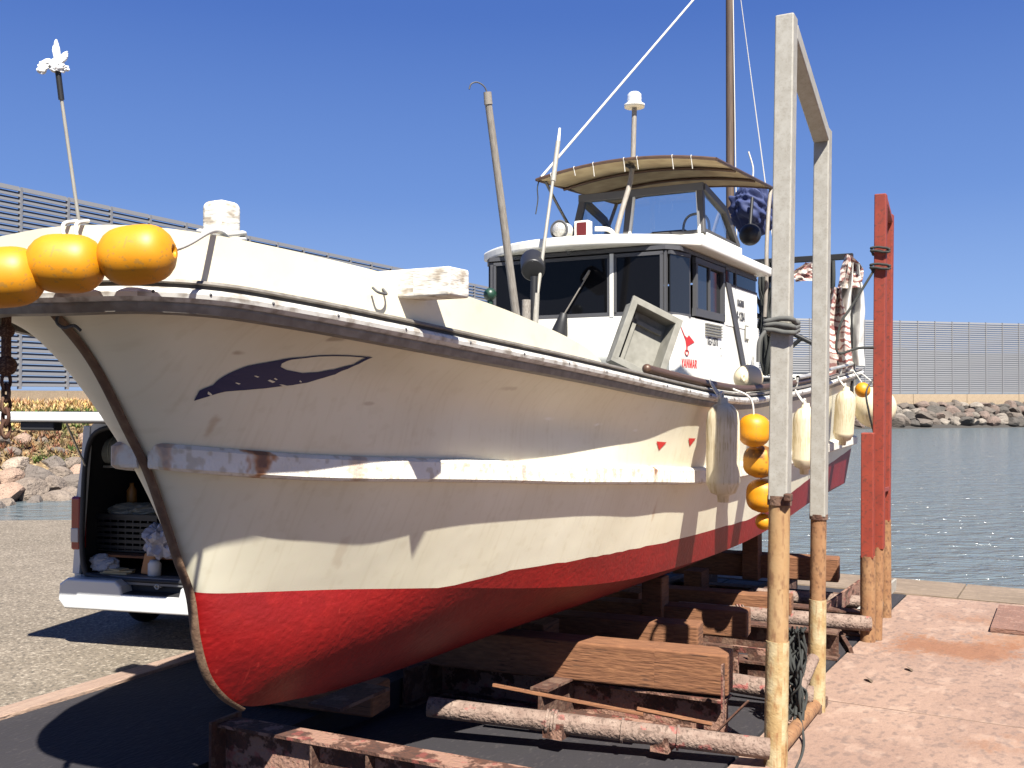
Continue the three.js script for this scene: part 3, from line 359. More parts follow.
// wheelhouse
{
  const wh = new THREE.Group(); wh.name = 'wheelhouse'; boat.add(wh);
  // wall shells: plan outline with chamfered front corners
  const plan = [[6.75, -.95], [4.27, -.95], [4.15, -.86], [4.15, .86], [4.27, .95], [6.75, .95]];
  const band = (h0, h1, out = 0, th = .04, ins = 0) => { const sh = new THREE.Shape(); plan.forEach(([s, w], i) => { const x = s - (s < 5 ? out : -out), y = w + Math.sign(w) * out; i ? sh.lineTo(x, y) : sh.moveTo(x, y); }); sh.closePath(); const g = new THREE.ExtrudeGeometry(sh, { depth: h1 - h0, bevelEnabled: false }); g.rotateX(Math.PI / 2); g.translate(0, h1, 0); return boxUV(g); };
  part('wall', band(1.8, 2.83), M.white, wh); part('upper_wall', band(3.385, 3.42, -.004), M.darkGrey, wh);
  // pillars between the windows leave real openings
  const pil = (s, w, sx, sz) => bx(sx, .55, sz, s, 3.1, w);
  part('pillar', [pil(4.17, .37, .05, .035)], M.white, wh); part('pillar', [pil(4.19, -.84, .04, .03), pil(4.19, .85, .04, .02)], M.darkGrey, wh);
  part('pillar', [pil(5.57, .93, .04, .04), pil(5.57, -.93, .04, .04)], M.white, wh); part('pillar', [pil(4.54, .93, .03, .03), pil(4.54, -.93, .03, .03)], M.darkGrey, wh);
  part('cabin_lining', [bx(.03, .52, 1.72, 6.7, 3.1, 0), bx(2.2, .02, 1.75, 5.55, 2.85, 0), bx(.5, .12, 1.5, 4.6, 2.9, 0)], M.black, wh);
  const win = (name, g, m, fr) => { const o = part('window_frame', fr, M.darkGrey, wh); part('window_pane', g, m, wh); return o; };
  const frontWin = (w0, w1) => { const c = (w0 + w1) / 2, L = w1 - w0, s = 4.165; win('w', bx(.012, .5, L - .04, s, 3.1, c), M.tintGlass, [bx(.03, .035, L, s, 2.848, c), bx(.03, .03, L, s, 3.355, c), bx(.03, .5, .025, s, 3.1, w0 + .0125), bx(.03, .5, .025, s, 3.1, w1 - .0125)]); };
  frontWin(-.81, .352); frontWin(.388, .835);
  for (const z of [1, -1]) { // angled corner pane, sliding side window, aft quarter pane
    const cg = bx(.30, .5, .012); const a = Math.atan2(.06, .33); const place = (g) => g.rotateY(-a * z).translate(4.36, 3.1, .912 * z);
    win('c', place(bx(.33, .5, .012)), M.sideGlass, [place(bx(.35, .03, .03).translate(0, -.262, 0)), place(bx(.35, .03, .03).translate(0, .262, 0))]);
    win('s', [bx(.42, .40, .01, 4.88, 3.12, .935 * z), bx(.42, .40, .01, 5.30, 3.12, .922 * z)], M.sideGlass, [bx(.90, .07, .035, 5.10, 2.885, .945 * z), bx(.90, .05, .035, 5.10, 3.345, .945 * z), bx(.045, .42, .035, 4.69, 3.12, .945 * z), bx(.05, .42, .035, 5.52, 3.12, .945 * z), bx(.03, .42, .03, 5.09, 3.12, .94 * z)]);
    win('q', bx(1.1, .13, .012, 6.16, 3.30, .945 * z), M.tintGlass, [bx(1.14, .025, .03, 6.16, 3.375, .945 * z), bx(1.14, .02, .03, 6.16, 3.23, .945 * z), bx(.03, .16, .03, 5.92, 3.30, .95 * z)]);
    part('side_panel', boxUV(bx(1.15, .40, .03, 6.165, 3.025, .94 * z)), M.white, wh);
    // pole shadow painted as a dark slanting strip by the sliding door
    const sl = new THREE.Shape(); sl.moveTo(5.56, 3.24); sl.lineTo(5.72, 3.24); sl.lineTo(6.42, 2.22); sl.lineTo(6.27, 2.22); const sg = new THREE.ExtrudeGeometry(sl, { depth: .012, bevelEnabled: false }); sg.translate(0, 0, z > 0 ? .957 : -.969); part('seal_or_shade_strip', boxUV(sg), M.darkGrey, wh);
    part('vent_grille', [0, 1, 2, 3, 4].map((i) => bx(.50, .012, .015, 5.2, 2.70 + i * .025, .958 * z)), M.plasticGrey, wh);
    const door = part('door', boxUV(bx(.36, 1.0, .02, 6.56, 2.36, .963 * z, .006)), M.white, wh); part('handle', bar([6.42, 2.35, 1.0 * z], [6.42, 2.55, 1.0 * z], .01), M.steel, door);
  }
  // lower step in front of the wheelhouse
  part('front_step', boxUV(bx(.6, .66, 1.6, 3.86, 2.13, 0, .03)), M.deckGrey, wh);
  part('corner_trim', boxUV(bx(.06, .95, .03, 4.17, 2.36, .868)), M.deckGrey, wh);
  // roof with bowed front edge
  const rs = new THREE.Shape(); const N = 24; for (let i = 0; i <= N; i++) { const w = lerp(-1.06, 1.06, i / N), s = 3.93 + .52 * Math.pow(Math.abs(w) / 1.06, 2.2); i ? rs.lineTo(s, w) : rs.moveTo(s, w); } rs.lineTo(6.9, 1.06); rs.lineTo(6.9, -1.06); rs.closePath();
  const rg = new THREE.ExtrudeGeometry(rs, { depth: .05, bevelEnabled: true, bevelSize: .02, bevelThickness: .02, bevelSegments: 3 }); rg.rotateX(Math.PI / 2); rg.translate(0, 3.50, 0);
  const roof = part('roof', boxUV(rg), M.white, wh); part('vent', new THREE.CylinderGeometry(.035, .01, .03, 3).translate(4.06, 3.40, .0), M.darkGrey, roof);
  // searchlight
  const sl = part('searchlight', [new THREE.CylinderGeometry(.085, .085, .13, 24).rotateZ(Math.PI / 2).translate(4.85, 3.74, -.44), bx(.03, .16, .03, 4.85, 3.6, -.44)], M.white, wh); part('lens_ring', new THREE.TorusGeometry(.085, .012, 8, 28).rotateY(Math.PI / 2).translate(4.78, 3.74, -.44), M.darkGrey, sl);
  part('reflector', new THREE.SphereGeometry(.078, 20, 10, 0, 6.3, 0, 1.2).rotateZ(Math.PI / 2).translate(4.80, 3.74, -.44), M.steel, sl);
  const sb = part('side_light', boxUV(bx(.10, .19, .15, 4.9, 3.73, -.24, .01)), M.white, wh, 'white box with dark red lamp face'); part('red_lens', bx(.012, .14, .10, 4.847, 3.735, -.235, .004), mat({ color: lin(.10, .015, .012), roughness: .3 }), sb);
  part('vent_pipe', tube([[5.02, 3.5, .02], [5.02, 3.70, .02], [5.0, 3.74, -.02], [4.95, 3.75, -.14]], .022, 24, 10), M.white, wh);
  // wiper and horn pole
  part('wiper', [bar([4.13, 2.86, -.08], [4.14, 3.22, .16], .007), bar([4.13, 3.16, .11], [4.13, 3.24, .17], .01)], M.poleGrey, wh);
  // lettering on the port side
  const font = await new FontLoader().loadAsync('fonts/droid/droid_sans_bold.typeface.json');
  const txt = (str, size, s, h, w, m, name, sx = 1, it = 0) => { const g = new TextGeometry(str, { font, size, depth: .002, curveSegments: 3 }); if (it) g.applyMatrix4(new THREE.Matrix4().makeShear(0, 0, it, 0, 0, 0)); g.scale(sx, 1, 1); const o = part(name, boxUV(g), m, wh); o.position.set(s, h, w); return o; };
  txt('YANMAR', .075, 4.29, 2.385, .9505, M.decalRed, 'lettering', .95, .1);
  { const e = new THREE.Shape(); [[.0, .0], [-.02, .10], [-.115, .25], [-.125, .29], [-.04, .17], [.015, .14], [.06, .18], [.19, .09], [.10, .05], [.03, .02], [.02, -.06], [.0, -.06]].forEach(([x, y], i) => i ? e.lineTo(x, y) : e.moveTo(x, y)); const g = new THREE.ExtrudeGeometry(e, { depth: .003, bevelEnabled: false }); const o = part('emblem', boxUV(g), M.decalRed, wh); o.position.set(4.42, 2.56, .9505); o.scale.set(1.15, .6, 1); const r = part('ring', new THREE.TorusGeometry(.04, .006, 4, 20), M.decalRed, o); r.scale.set(1.15, .6, 1); r.position.set(4.426, 2.515, .9525); }
  txt('KG3-12878', .075, 5.02, 2.61, .9505, M.ink, 'lettering', .62); txt('-', .06, 5.42, 2.57, .9505, M.ink, 'lettering'); txt('-', .06, 5.43, 2.50, .9505, M.ink, 'lettering');
  txt('KAGAWA', .07, 5.98, 3.04, .9575, M.ink, 'lettering', .6); txt('8-1284', .09, 5.96, 2.90, .9575, M.ink, 'lettering', .75);
  const pl = part('plate', boxUV(bx(.2, .15, .006, 6.36, 2.79, .960)), M.plasticGrey, wh); part('plate_face', bx(.17, .12, .004, 6.36, 2.79, .9645), M.white, pl);
}
{ // flybridge and canopy
  const fb = new THREE.Group(); fb.name = 'flybridge'; boat.add(fb);
  const co = (s0, s1, w0, w1, h0, h1) => bx(s1 - s0, h1 - h0, w1 - w0, (s0 + s1) / 2, (h0 + h1) / 2, (w0 + w1) / 2, .012);
  part('coaming', [co(5.62, 5.70, -.72, .72, 3.52, 3.74), co(5.70, 6.95, .66, .74, 3.52, 3.76), co(5.70, 6.95, -.74, -.66, 3.52, 3.76), co(5.5, 5.64, -.80, .80, 3.52, 3.62)].map(boxUV), M.white, fb);
  const fr = (a, b, r = .022) => beamG(a, b, r * 2, r * 2, .006);
  const F0 = 5.66, F1 = 5.78, T = 4.22, Bo = 3.74;
  const wf = part('windscreen', [fr([F0, Bo, -.70], [F1, T, -.64], .032), fr([F0, Bo, .70], [F1, T, .64], .032), fr([F0, Bo, -.10], [F1, T, -.10], .034), fr([F1, T + .01, -.68], [F1, T + .01, .68], .04), fr([F0, Bo + .02, -.7], [F0, Bo + .02, .7], .022)], M.frameGrey, fb);
  part('mullion', [fr([F0 - .02, Bo, -.06], [F1 - .02, T - .03, -.06], .016), fr([F0 - .02, Bo, .68], [F1 - .02, T - .03, .62], .016)], M.white, wf);
  const quad = (a, b, c, d) => grid(1, 1, (u, v) => { const p = V(...a).lerp(V(...b), u), q = V(...d).lerp(V(...c), u); return p.lerp(q, v); });
  part('pane', quad([F0, Bo, -.68], [F0, Bo, -.12], [F1, T, -.12], [F1, T, -.62]), M.clearGlass, wf); part('pane', quad([F0, Bo, -.08], [F0, Bo, .68], [F1, T, .62], [F1, T, -.08]), M.clearGlass, wf);
  for (const z of [1, -1]) { const sf = part('side_screen', [fr([F1, T + .01, .66 * z], [6.45, 4.10, .68 * z], .036), fr([6.45, 4.10, .68 * z], [6.88, 3.76, .70 * z], .034), fr([F0, 3.78, .7 * z], [6.88, 3.77, .70 * z], .022), fr([F0 + .03, 3.78, .71 * z], [F1 + .03, T - .04, .66 * z], .014)], M.frameGrey, fb); const sh = new THREE.Shape(); [[5.68, 3.76], [6.86, 3.76], [6.44, 4.08], [5.79, 4.2]].forEach(([a, b], i) => i ? sh.lineTo(a, b) : sh.moveTo(a, b)); part('pane', new THREE.ShapeGeometry(sh).translate(0, 0, .675 * z), M.clearGlass, sf); }
  part('seat_rail', tube([[6.3, 3.55, .3], [6.3, 3.98, .3], [6.3, 4.05, .36], [6.3, 4.05, .5], [6.3, 3.98, .56], [6.3, 3.55, .56]], .014, 40, 8), M.steel, fb);
  part('seat', [bx(.4, .1, .42, 6.45, 3.66, 0, .03), bx(.08, .3, .42, 6.66, 3.82, 0, .03), bx(.3, .14, .3, 6.45, 3.57, 0)], M.darkGrey, fb);
  part('grab_rail', bar([6.1, 3.64, .76], [6.9, 3.62, .76], .012), M.steel, fb);
  // canopy
  const hh = (s, w) => 4.375 + .055 * (s - 5.3) + .10 * (1 - (w / .95) ** 2), shell = (d, f) => grid(24, 24, (u, v) => { const s = lerp(5.3, 7.45, u), w = lerp(-.95, .95, v); return V(s, hh(s, w) + d - .012 * Math.sin(u * Math.PI * 3) ** 2, w); }, f);
  const ca = part('canopy', [shell(0, false), shell(.008, true)].map(boxUV), M.canvas, boat, 'faded tan canvas canopy'); const ed = (pts) => tube(pts, .017, 40, 8);
  const across = (s, d = 0) => Array.from({ length: 15 }, (_, i) => { const w = lerp(-.95, .95, i / 14); return [s, hh(s, w) - d, w]; });
  part('canopy_frame', [ed(across(5.3)), ed(across(7.45)), ed(across(5.95, .02)), ed(across(6.7, .02)), bar([5.3, hh(5.3, .95), .95], [7.45, hh(7.45, .95), .95], .017), bar([5.3, hh(5.3, .95), -.95], [7.45, hh(7.45, .95), -.95], .017)], M.brownPipe, ca);
  for (const w of [-.78, -.52, -.31, .02, .16, .52, .71]) part('tie', [new THREE.TorusGeometry(.02, .004, 5, 14).rotateX(0).translate(5.3, hh(5.3, w), w), bar([5.29, hh(5.3, w) - .01, w], [5.30, hh(5.3, w) - rr(.07, .16), w + .01], .004)], M.rope, ca);
  for (const z of [1, -1]) part('canopy_pole', tube([[7.0, 3.0, .97 * z], [7.0, 3.35, .99 * z], [7.02, 3.75, .99 * z], [7.1, 3.98, .98 * z], [7.3, 4.3, .95 * z], [7.42, 4.48, .94 * z]], .022, 40, 10), M.poleGrey, ca);
  for (const z of [-1]) part('canopy_pole', tube([[6.2, 3.52, .76 * z], [6.0, 3.8, .8 * z], [5.6, 4.2, .88 * z], [5.45, 4.38, .92 * z]], .016, 30, 8), M.frameGrey, ca);
  // beacon on a bent pole
  const bp = part('beacon_pole', tube([[5.1, 3.5, 0], [5.14, 3.7, 0], [5.28, 3.98, .01], [5.46, 4.28, .02], [5.53, 4.5, .02], [5.56, 4.8, .02], [5.58, 5.07, .02]], .026, 50, 10), M.poleGrey, boat, 'bent rust-stained pole with a beacon');
  part('beacon_base', lathe([[0, 0], [.10, 0], [.105, .03], [.08, .045], [0, .045]]).translate(5.58, 5.06, .02), M.white, bp); part('beacon_lens', lathe([[.07, .04], [.075, .06], [.07, .075], [.075, .09], [.07, .105], [.072, .13], [.05, .155], [0, .16]], 20).translate(5.58, 5.06, .02), pmat({ color: lin(.85, .87, .88), roughness: .18, transmission: .55, thickness: 0 }), bp);
  part('clamp', bx(.16, .03, .05, 5.47, 4.44, .02), M.black, bp);
}
{ // poles on the foredeck, mast and lines
  part('boat_pole', [bar([3.22, 2.30, 0], [2.64, 4.36, 0], .034, .027), bar([2.645, 4.34, 0], [2.63, 4.43, 0], .032, .03)], M.poleGrey, boat, 'weathered grey bamboo-like pole leaning forward').userData.label = 'weathered grey pole leaning forward';
  part('pole_hook', tube([[2.66, 4.36, .0], [2.62, 4.47, -.02], [2.58, 4.50, -.06], [2.54, 4.48, -.09], [2.53, 4.44, -.1]], .006, 20, 6), M.darkGrey, boat);
  const an = part('antenna', [bar([3.34, 2.30, .02], [3.40, 2.98, .02], .026), bar([3.38, 2.85, .02], [3.80, 4.28, .02], .016, .013), bar([3.71, 3.96, .02], [3.81, 4.32, .02], .022, .02)], M.galv, boat, 'thin white antenna leaning aft'); part('tip', bar([3.81, 4.3, .02], [3.84, 4.44, .02], .016, .01), M.white, an);
  part('pole_socket', [bar([3.28, 2.2, -.02], [3.30, 2.92, -.02], .036), bar([3.18, 2.2, -.3], [3.2, 2.75, -.3], .03)], M.poleGrey, boat);
  const hn = part('loud_hailer', lathe([[0, 0], [.085, 0], [.1, .02], [.105, .2], [.1, .23], [.09, .24], [.085, .21], [0, .19]], 24).rotateZ(-1.05).rotateY(.5).translate(3.42, 3.17, -.02), M.blackRub, boat, 'black drum-shaped lamp housing on a pole'); part('post', bar([3.36, 2.2, .0], [3.40, 3.12, .0], .03), M.black, hn);
  const gl = part('green_lamp', [new THREE.SphereGeometry(.055, 16, 12).translate(3.3, 2.98, -.36), bar([3.3, 2.3, -.36], [3.3, 2.95, -.36], .022)], mat({ color: lin(.0115, .0385, .0231), roughness: .4 }), boat);
  part('black_taper', lathe([[0, 0], [.085, 0], [.075, .12], [.05, .22], [.03, .3], [0, .3]], 14).rotateX(.25).translate(4.06, 2.58, -.12), M.black, boat, 'black tapered shape at the foot of the wiper');  // black tapered solid against the wheelhouse front
  const ms = part('mast', [bar([9.05, 1.82, 0], [9.05, 8.2, 0], .06, .052)], M.mast, boat, 'tall brown mast rising out of the picture');
  part('halyard', [bar([9.0, 4.0, .1], [9.03, 8.1, .04], .007), bar([9.1, 4.1, .55], [9.05, 8.1, .05], .005), bar([9.0, 3.8, .62], [9.05, 8.1, .05], .003)], M.rope, ms);
  part('stay_line', bar([5.35, 4.40, -.93], [9.0, 7.9, 0], .013), M.rope, boat, 'white line from canopy corner to the mast'); part('line_tail', tube([[5.35, 4.42, -.93], [5.32, 4.3, -.95], [5.33, 4.18, -.95], [5.30, 4.02, -.96]], .007, 20, 6), M.darkRope, boat);
  part('bow_staff', bar([-.93, 2.55, .05], [-1.085, 3.48, .04], .0085, .007), M.galv, boat, 'thin pale staff at the bow'); part('staff_grip', bar([-1.072, 3.40, .04], [-1.09, 3.52, .04], .012), M.black, boat);
}
{ // handrail, stern gear, gantry
  const gr = []; for (let i = 0; i <= 30; i++) { const s = lerp(2.42, 8.2, i / 30); let a = 0, b = 1; for (let k = 0; k < 22; k++) { const m = (a + b) / 2; cR.getPoint(m).x < s ? a = m : b = m; } const p = cR.getPoint(a); gr.push([p.x, p.y + .105, p.z - .01]); }
  const hr = part('handrail', [tube(gr, .03, 120, 10), new THREE.SphereGeometry(.034, 12, 8).translate(...gr[0])], M.brownPipe, boat, 'brown handrail pipe along the gunwale');
  for (let i = 1; i < 30; i += 5) part('bracket', bar([gr[i][0], gr[i][1] - .09, gr[i][2]], gr[i], .014), M.railGrey, hr);
  const sr = []; for (let i = 0; i <= 14; i++) { const t = lerp(.80, .995, i / 14), p = cR.getPoint(t); sr.push([p.x, p.y + .16, p.z + .02]); }
  const st = part('stern_rail', tube(sr, .022, 40, 8), M.steel, boat); for (const i of [0, 4, 8, 12]) part('stanchion', bar([sr[i][0], sr[i][1] - .14, sr[i][2] - .02], sr[i], .014), M.steel, st);
  // gantry of black pipe
  const ga = new THREE.Group(); ga.name = 'gantry'; boat.add(ga);
  for (const w of [-1.28, 1.28]) part('upright', beamG([10.4, 1.82, w], [10.4, 4.02, w], .075, .075), M.black, ga);
  part('upright', beamG([10.4, 1.82, 1.0], [10.4, 4.02, 1.0], .06, .06), M.black, ga);
  part('cross_bar', beamG([10.4, 4.06, -1.32], [10.4, 4.06, 1.32], .08, .08), M.black, ga);
  part('brace', [bar([10.4, 3.4, -.2], [10.4, 2.7, 1.1], .035), bar([10.4, 2.95, .62], [10.4, 2.6, .2], .03)], M.black, ga);
  part('net_hauler', [new THREE.CylinderGeometry(.16, .16, .12, 20).rotateX(1.57).translate(10.4, 2.62, 1.15), bx(.2, .3, .14, 10.4, 2.5, 1.15, .02)], M.black, ga);
  part('fish_hold_hatch', boxUV(bx(1.2, .5, 1.3, 8.4, 2.07, .1, .04)), M.white, boat); part('stern_locker', boxUV(bx(.8, .62, .9, 10.6, 2.13, .4, .04)), M.white, boat);
  part('stern_tub', join([lathe([[0, 0], [.34, 0], [.42, .5], [.44, .5], [.44, .52], [.40, .52], [.32, .03], [0, .03]], 28).translate(7.55, 1.83, .72)]), M.darkGrey, boat);
  part('rudder_bracket', boxUV(bx(.25, .16, .18, 11.42, 1.49, .9, .03)), M.white, boat); part('rudder', boxUV(bx(.5, .55, .06, 11.45, .75, 0, .02)), M.red, boat);
  part('swim_step', boxUV(bx(.22, .10, 2.1, 11.42, 1.35, 0, .02)), M.white, boat);
}
// ---------------------------------------------------------------- things on and beside the boat
function eggFloat(name, label, p, axis, L, R, m, group) { // net float with a hole for the line
  const prof = [[.012, -.48], [.03, -.5]]; for (let i = 1; i < 14; i++) { const a = i / 14, y = -.5 + a; prof.push([R * Math.pow(1 - Math.pow(Math.abs(2 * a - 1), 3.2), .5), y]); } prof.push([.03, .5], [.012, .48], [.012, -.48]);
  const g = lathe(prof.map(([r, y]) => [r, y * L]), 30); g.applyQuaternion(new THREE.Quaternion().setFromUnitVectors(V(0, 1, 0), V(...axis).normalize())); const t = thing(name, label, 'float', B(...p), AL, group); part('shell', boxUV(g), m, t); return t;
}
{
  const f = [[-1.28, 2.665, .745, [.42, .10, .88]], [-1.42, 2.63, .53, [.5, -.02, .8]], [-1.55, 2.575, .36, [.55, .10, .75]]];
  const t0 = eggFloat('yellow_float', 'yellow net float at the bow, nearest the mooring bitt', [f[0][0], f[0][1], f[0][2]], f[0][3], .285, .112, M.yellow, 'floats strung on the bow');
  const t1 = eggFloat('yellow_float', 'middle yellow net float of the three strung on the bow', f[1].slice(0, 3), f[1][3], .28, .11, M.yellow, 'floats strung on the bow');
  const t2 = eggFloat('yellow_float', 'yellow net float cut by the left picture edge', f[2].slice(0, 3), f[2][3], .28, .112, M.yellow, 'floats strung on the bow');
  one('float_line', tube([[-1.63, 2.57, .25], [-1.55, 2.575, .36], [-1.42, 2.63, .53], [-1.35, 2.65, .63], [-1.28, 2.665, .745], [-1.16, 2.70, .82], [-.9, 2.81, .74], [-.5, 2.84, .45], [-.22, 2.85, .16]].map((p) => p), .011, 60, 7), M.rope, 'thin line carrying the bow floats to the mooring bitt', 'rope', B(0, 0, 0), AL);
  one('float_lashing', [tube([[-1.24, 2.83, .36], [-1.30, 2.81, .36], [-1.34, 2.74, .42], [-1.36, 2.68, .5]], .008, 20, 7), tube([[-1.22, 2.83, .4], [-1.28, 2.81, .41], [-1.32, 2.74, .46]], .008, 20, 7)], M.rope, 'knotted white cord hanging over the bow bulwark', 'rope', B(0, 0, 0), AL);
}
function fender(label, p, len, r, tilt) { const t = thing('cylinder_fender', label, 'fender', B(...p), AL, 'fenders hung along the gunwale'); const prof = [[0, -len], [.04, -len], [.045, -len + .05], [r * .75, -len + .07], [r, -len + .14]]; for (let i = 0; i < 6; i++) prof.push([r * (1 - .012 * (i % 2)), lerp(-len + .16, -.14, i / 5)]); prof.push([r * .9, -.07], [r * .6, -.02], [.04, 0], [.035, .04], [0, .04]);
  let g = lathe(prof, 28); { const q = g.attributes.position; for (let i = 0; i < q.count; i++) { const a = Math.atan2(q.getZ(i), q.getX(i)), k = 1 + .02 * Math.cos(a * 8); q.setX(i, q.getX(i) * k); q.setZ(i, q.getZ(i) * k); } g.computeVertexNormals(); } g.rotateX(tilt[0]); g.rotateZ(tilt[1]); part('body', boxUV(g), M.fender, t); part('lanyard', [tube([[-.03, .02, 0], [-.02, .1, -.06], [0, .17, -.1]], .009, 16, 6), tube([[.03, .02, 0], [.02, .1, -.06], [0, .17, -.1]], .009, 16, 6), new THREE.TorusGeometry(.03, .011, 6, 14).translate(0, .05, -.01)], M.rope, t); return t; }
fender('streaked cream fender beside the column of yellow floats', [3.42, 2.09, 1.57], .74, .125, [0, .0]);
fender('cream fender between the two white steel posts', [6.1, 2.03, 1.60], .66, .12, [.04, .06]);
fender('cream fender hanging near the stern', [8.72, 2.21, 1.52], .68, .12, [.1, .16]);
{
  let y = 2.02; const c = [[4.19, 1.86, .125, .27, M.yellow, 'top yellow float of the column hung amidships'], [4.36, 1.60, .135, .27, M.yellowDirty, 'brown-stained yellow float in the middle of the hung column'], [4.45, 1.31, .135, .28, M.yellow, 'lowest big yellow float of the column hung amidships']];
  for (const [s, h, r, L, m, l] of c) eggFloat('yellow_float', l, [s, h, 1.6], [.05, 1, .02], L, r, m, 'floats hung amidships');
  const sm = thing('small_float', 'small yellow ball float under the hung column', 'float', B(4.48, 1.09, 1.6), AL); part('shell', boxUV(new THREE.SphereGeometry(.07, 18, 14)), M.yellow, sm);
  one('hanging_line', tube([[4.12, 2.2, 1.44], [4.15, 2.12, 1.58], [4.19, 1.86, 1.6], [4.36, 1.6, 1.6], [4.45, 1.3, 1.6], [4.48, 1.05, 1.6]], .009, 50, 6), M.rope, 'thin line holding the column of yellow floats', 'rope', B(0, 0, 0), AL);
  const b1 = thing('round_buoy', 'large cream round buoy hanging at the stern', 'buoy', B(10.9, 1.98, 1.52), AL); part('shell', boxUV(new THREE.SphereGeometry(.29, 28, 20)), M.fender, b1); part('eye', new THREE.TorusGeometry(.05, .02, 8, 16).translate(0, .31, 0), M.fender, b1); part('lanyard', bar([0, .33, 0], [0, .5, -.2], .009), M.rope, b1);
  const b2 = thing('round_buoy', 'small ochre ball buoy above the stern buoy', 'buoy', B(9.9, 2.22, 1.52), AL); part('shell', boxUV(new THREE.SphereGeometry(.1, 20, 14)), M.yellow, b2); part('lanyard', bar([0, .08, 0], [0, .26, -.12], .008), M.rope, b2);
  const b3 = thing('round_buoy', 'cream ball buoy resting on the gunwale by the wheelhouse', 'buoy', B(5.05, 2.30, 1.32), AL); const g3 = new THREE.SphereGeometry(.13, 20, 14); g3.scale(1.25, .95, 1); part('shell', boxUV(g3), M.cream, b3); part('eye', new THREE.TorusGeometry(.03, .012, 6, 12).translate(-.18, 0, 0), M.cream, b3);
}
{ // grey fish crate standing on edge against the bulwark
  const t = thing('fish_crate', 'grey plastic fish crate tipped on its side behind the gunwale', 'crate', B(2.83, 2.33, 1.12), AL); const W = .37, H = .47, D = .15, th = .018; const b = new THREE.Group(); b.name = 'tray'; t.add(b); b.rotation.order = 'YXZ'; b.rotation.set(-.12, -.72, -.42);
  part('base', boxUV(bx(W, H, th, 0, H / 2, -D)), M.plasticGrey, b); for (const [w, h, x, y] of [[W, th, 0, th / 2], [W, th, 0, H - th / 2]]) part('wall', boxUV(bx(w, h, D, x, y, -D / 2)), M.plasticGrey, b); for (const x of [-1, 1]) part('wall', boxUV(bx(th, H - .04, D, x * (W / 2 - th / 2), H / 2, -D / 2)), M.plasticGrey, b);
  part('rim', [bx(W + .06, .05, .025, 0, H + .002, -.005, .005), bx(W + .06, .05, .025, 0, -.002, -.005, .005), bx(.05, H, .025, -W / 2 - .005, H / 2, -.004, .005), bx(.05, H, .025, W / 2 + .005, H / 2, -.004, .005)].map(boxUV), M.plasticGrey, b); part('inner_step', [bx(W - .1, .03, .03, 0, H - .10, -.12), bx(.03, H - .1, .03, -W / 2 + .09, H / 2, -.12)].map(boxUV), M.plasticGrey, b);
}
{ // white rag-like glove on the bow staff
  const g = [crumple(.045, .045, .035, 731, .55), crumple(.022, .075, .02, 733, .55).rotateZ(.08).translate(.0, .075, 0), crumple(.02, .05, .018, 735, .55).rotateZ(-.5).translate(.035, .045, .01), crumple(.05, .026, .026, 737, .55).rotateZ(.35).translate(-.055, .012, 0), crumple(.035, .03, .02, 739, .55).rotateZ(.9).translate(-.075, -.02, .01), crumple(.03, .02, .02, 741, .55).translate(.04, -.005, -.01)];
  one('work_glove', g, M.glove, 'crumpled white glove stuck on the tip of the bow staff', 'glove', B(-1.095, 3.535, .04), .2).scale.setScalar(.72);
}
{ // chain under the bow
  const ch = thing('bow_chain', 'rusty chain hanging under the bow at the left edge', 'chain', B(-1.14, 2.44, -.22), AL); const lk = (y, r, k) => new THREE.TorusGeometry(r, .009, 7, 16).scale(.72, 1.25, 1).rotateY(k % 2 * 1.57).translate(0, y, 0);
  part('shackle', [bar([0, .05, 0], [0, -.14, 0], .02), new THREE.SphereGeometry(.034, 12, 8).translate(0, -.02, 0), new THREE.SphereGeometry(.045, 12, 8).translate(0, -.17, 0)], M.chain, ch); for (let i = 0; i < 5; i++) part('link', boxUV(lk(-.235 - i * .052, .028, i)), M.chain, ch);
}
function clothG(w, h, folds, amp, s) { return grid(26, 34, (u, v) => { const pinch = lerp(.35, 1, sstep(0, .5, v)), x = (u - .5) * w * pinch, z = Math.sin(u * folds + v * 2.2 + s) * amp * (1.1 - .4 * v) + (fbm(u, v, 5, 3, s) - .5) * amp * 1.6; return Object.assign(V(x + Math.sin(v * 4 + s) * .03, -v * h, z), { u: u * w, v: v * h }); }); }
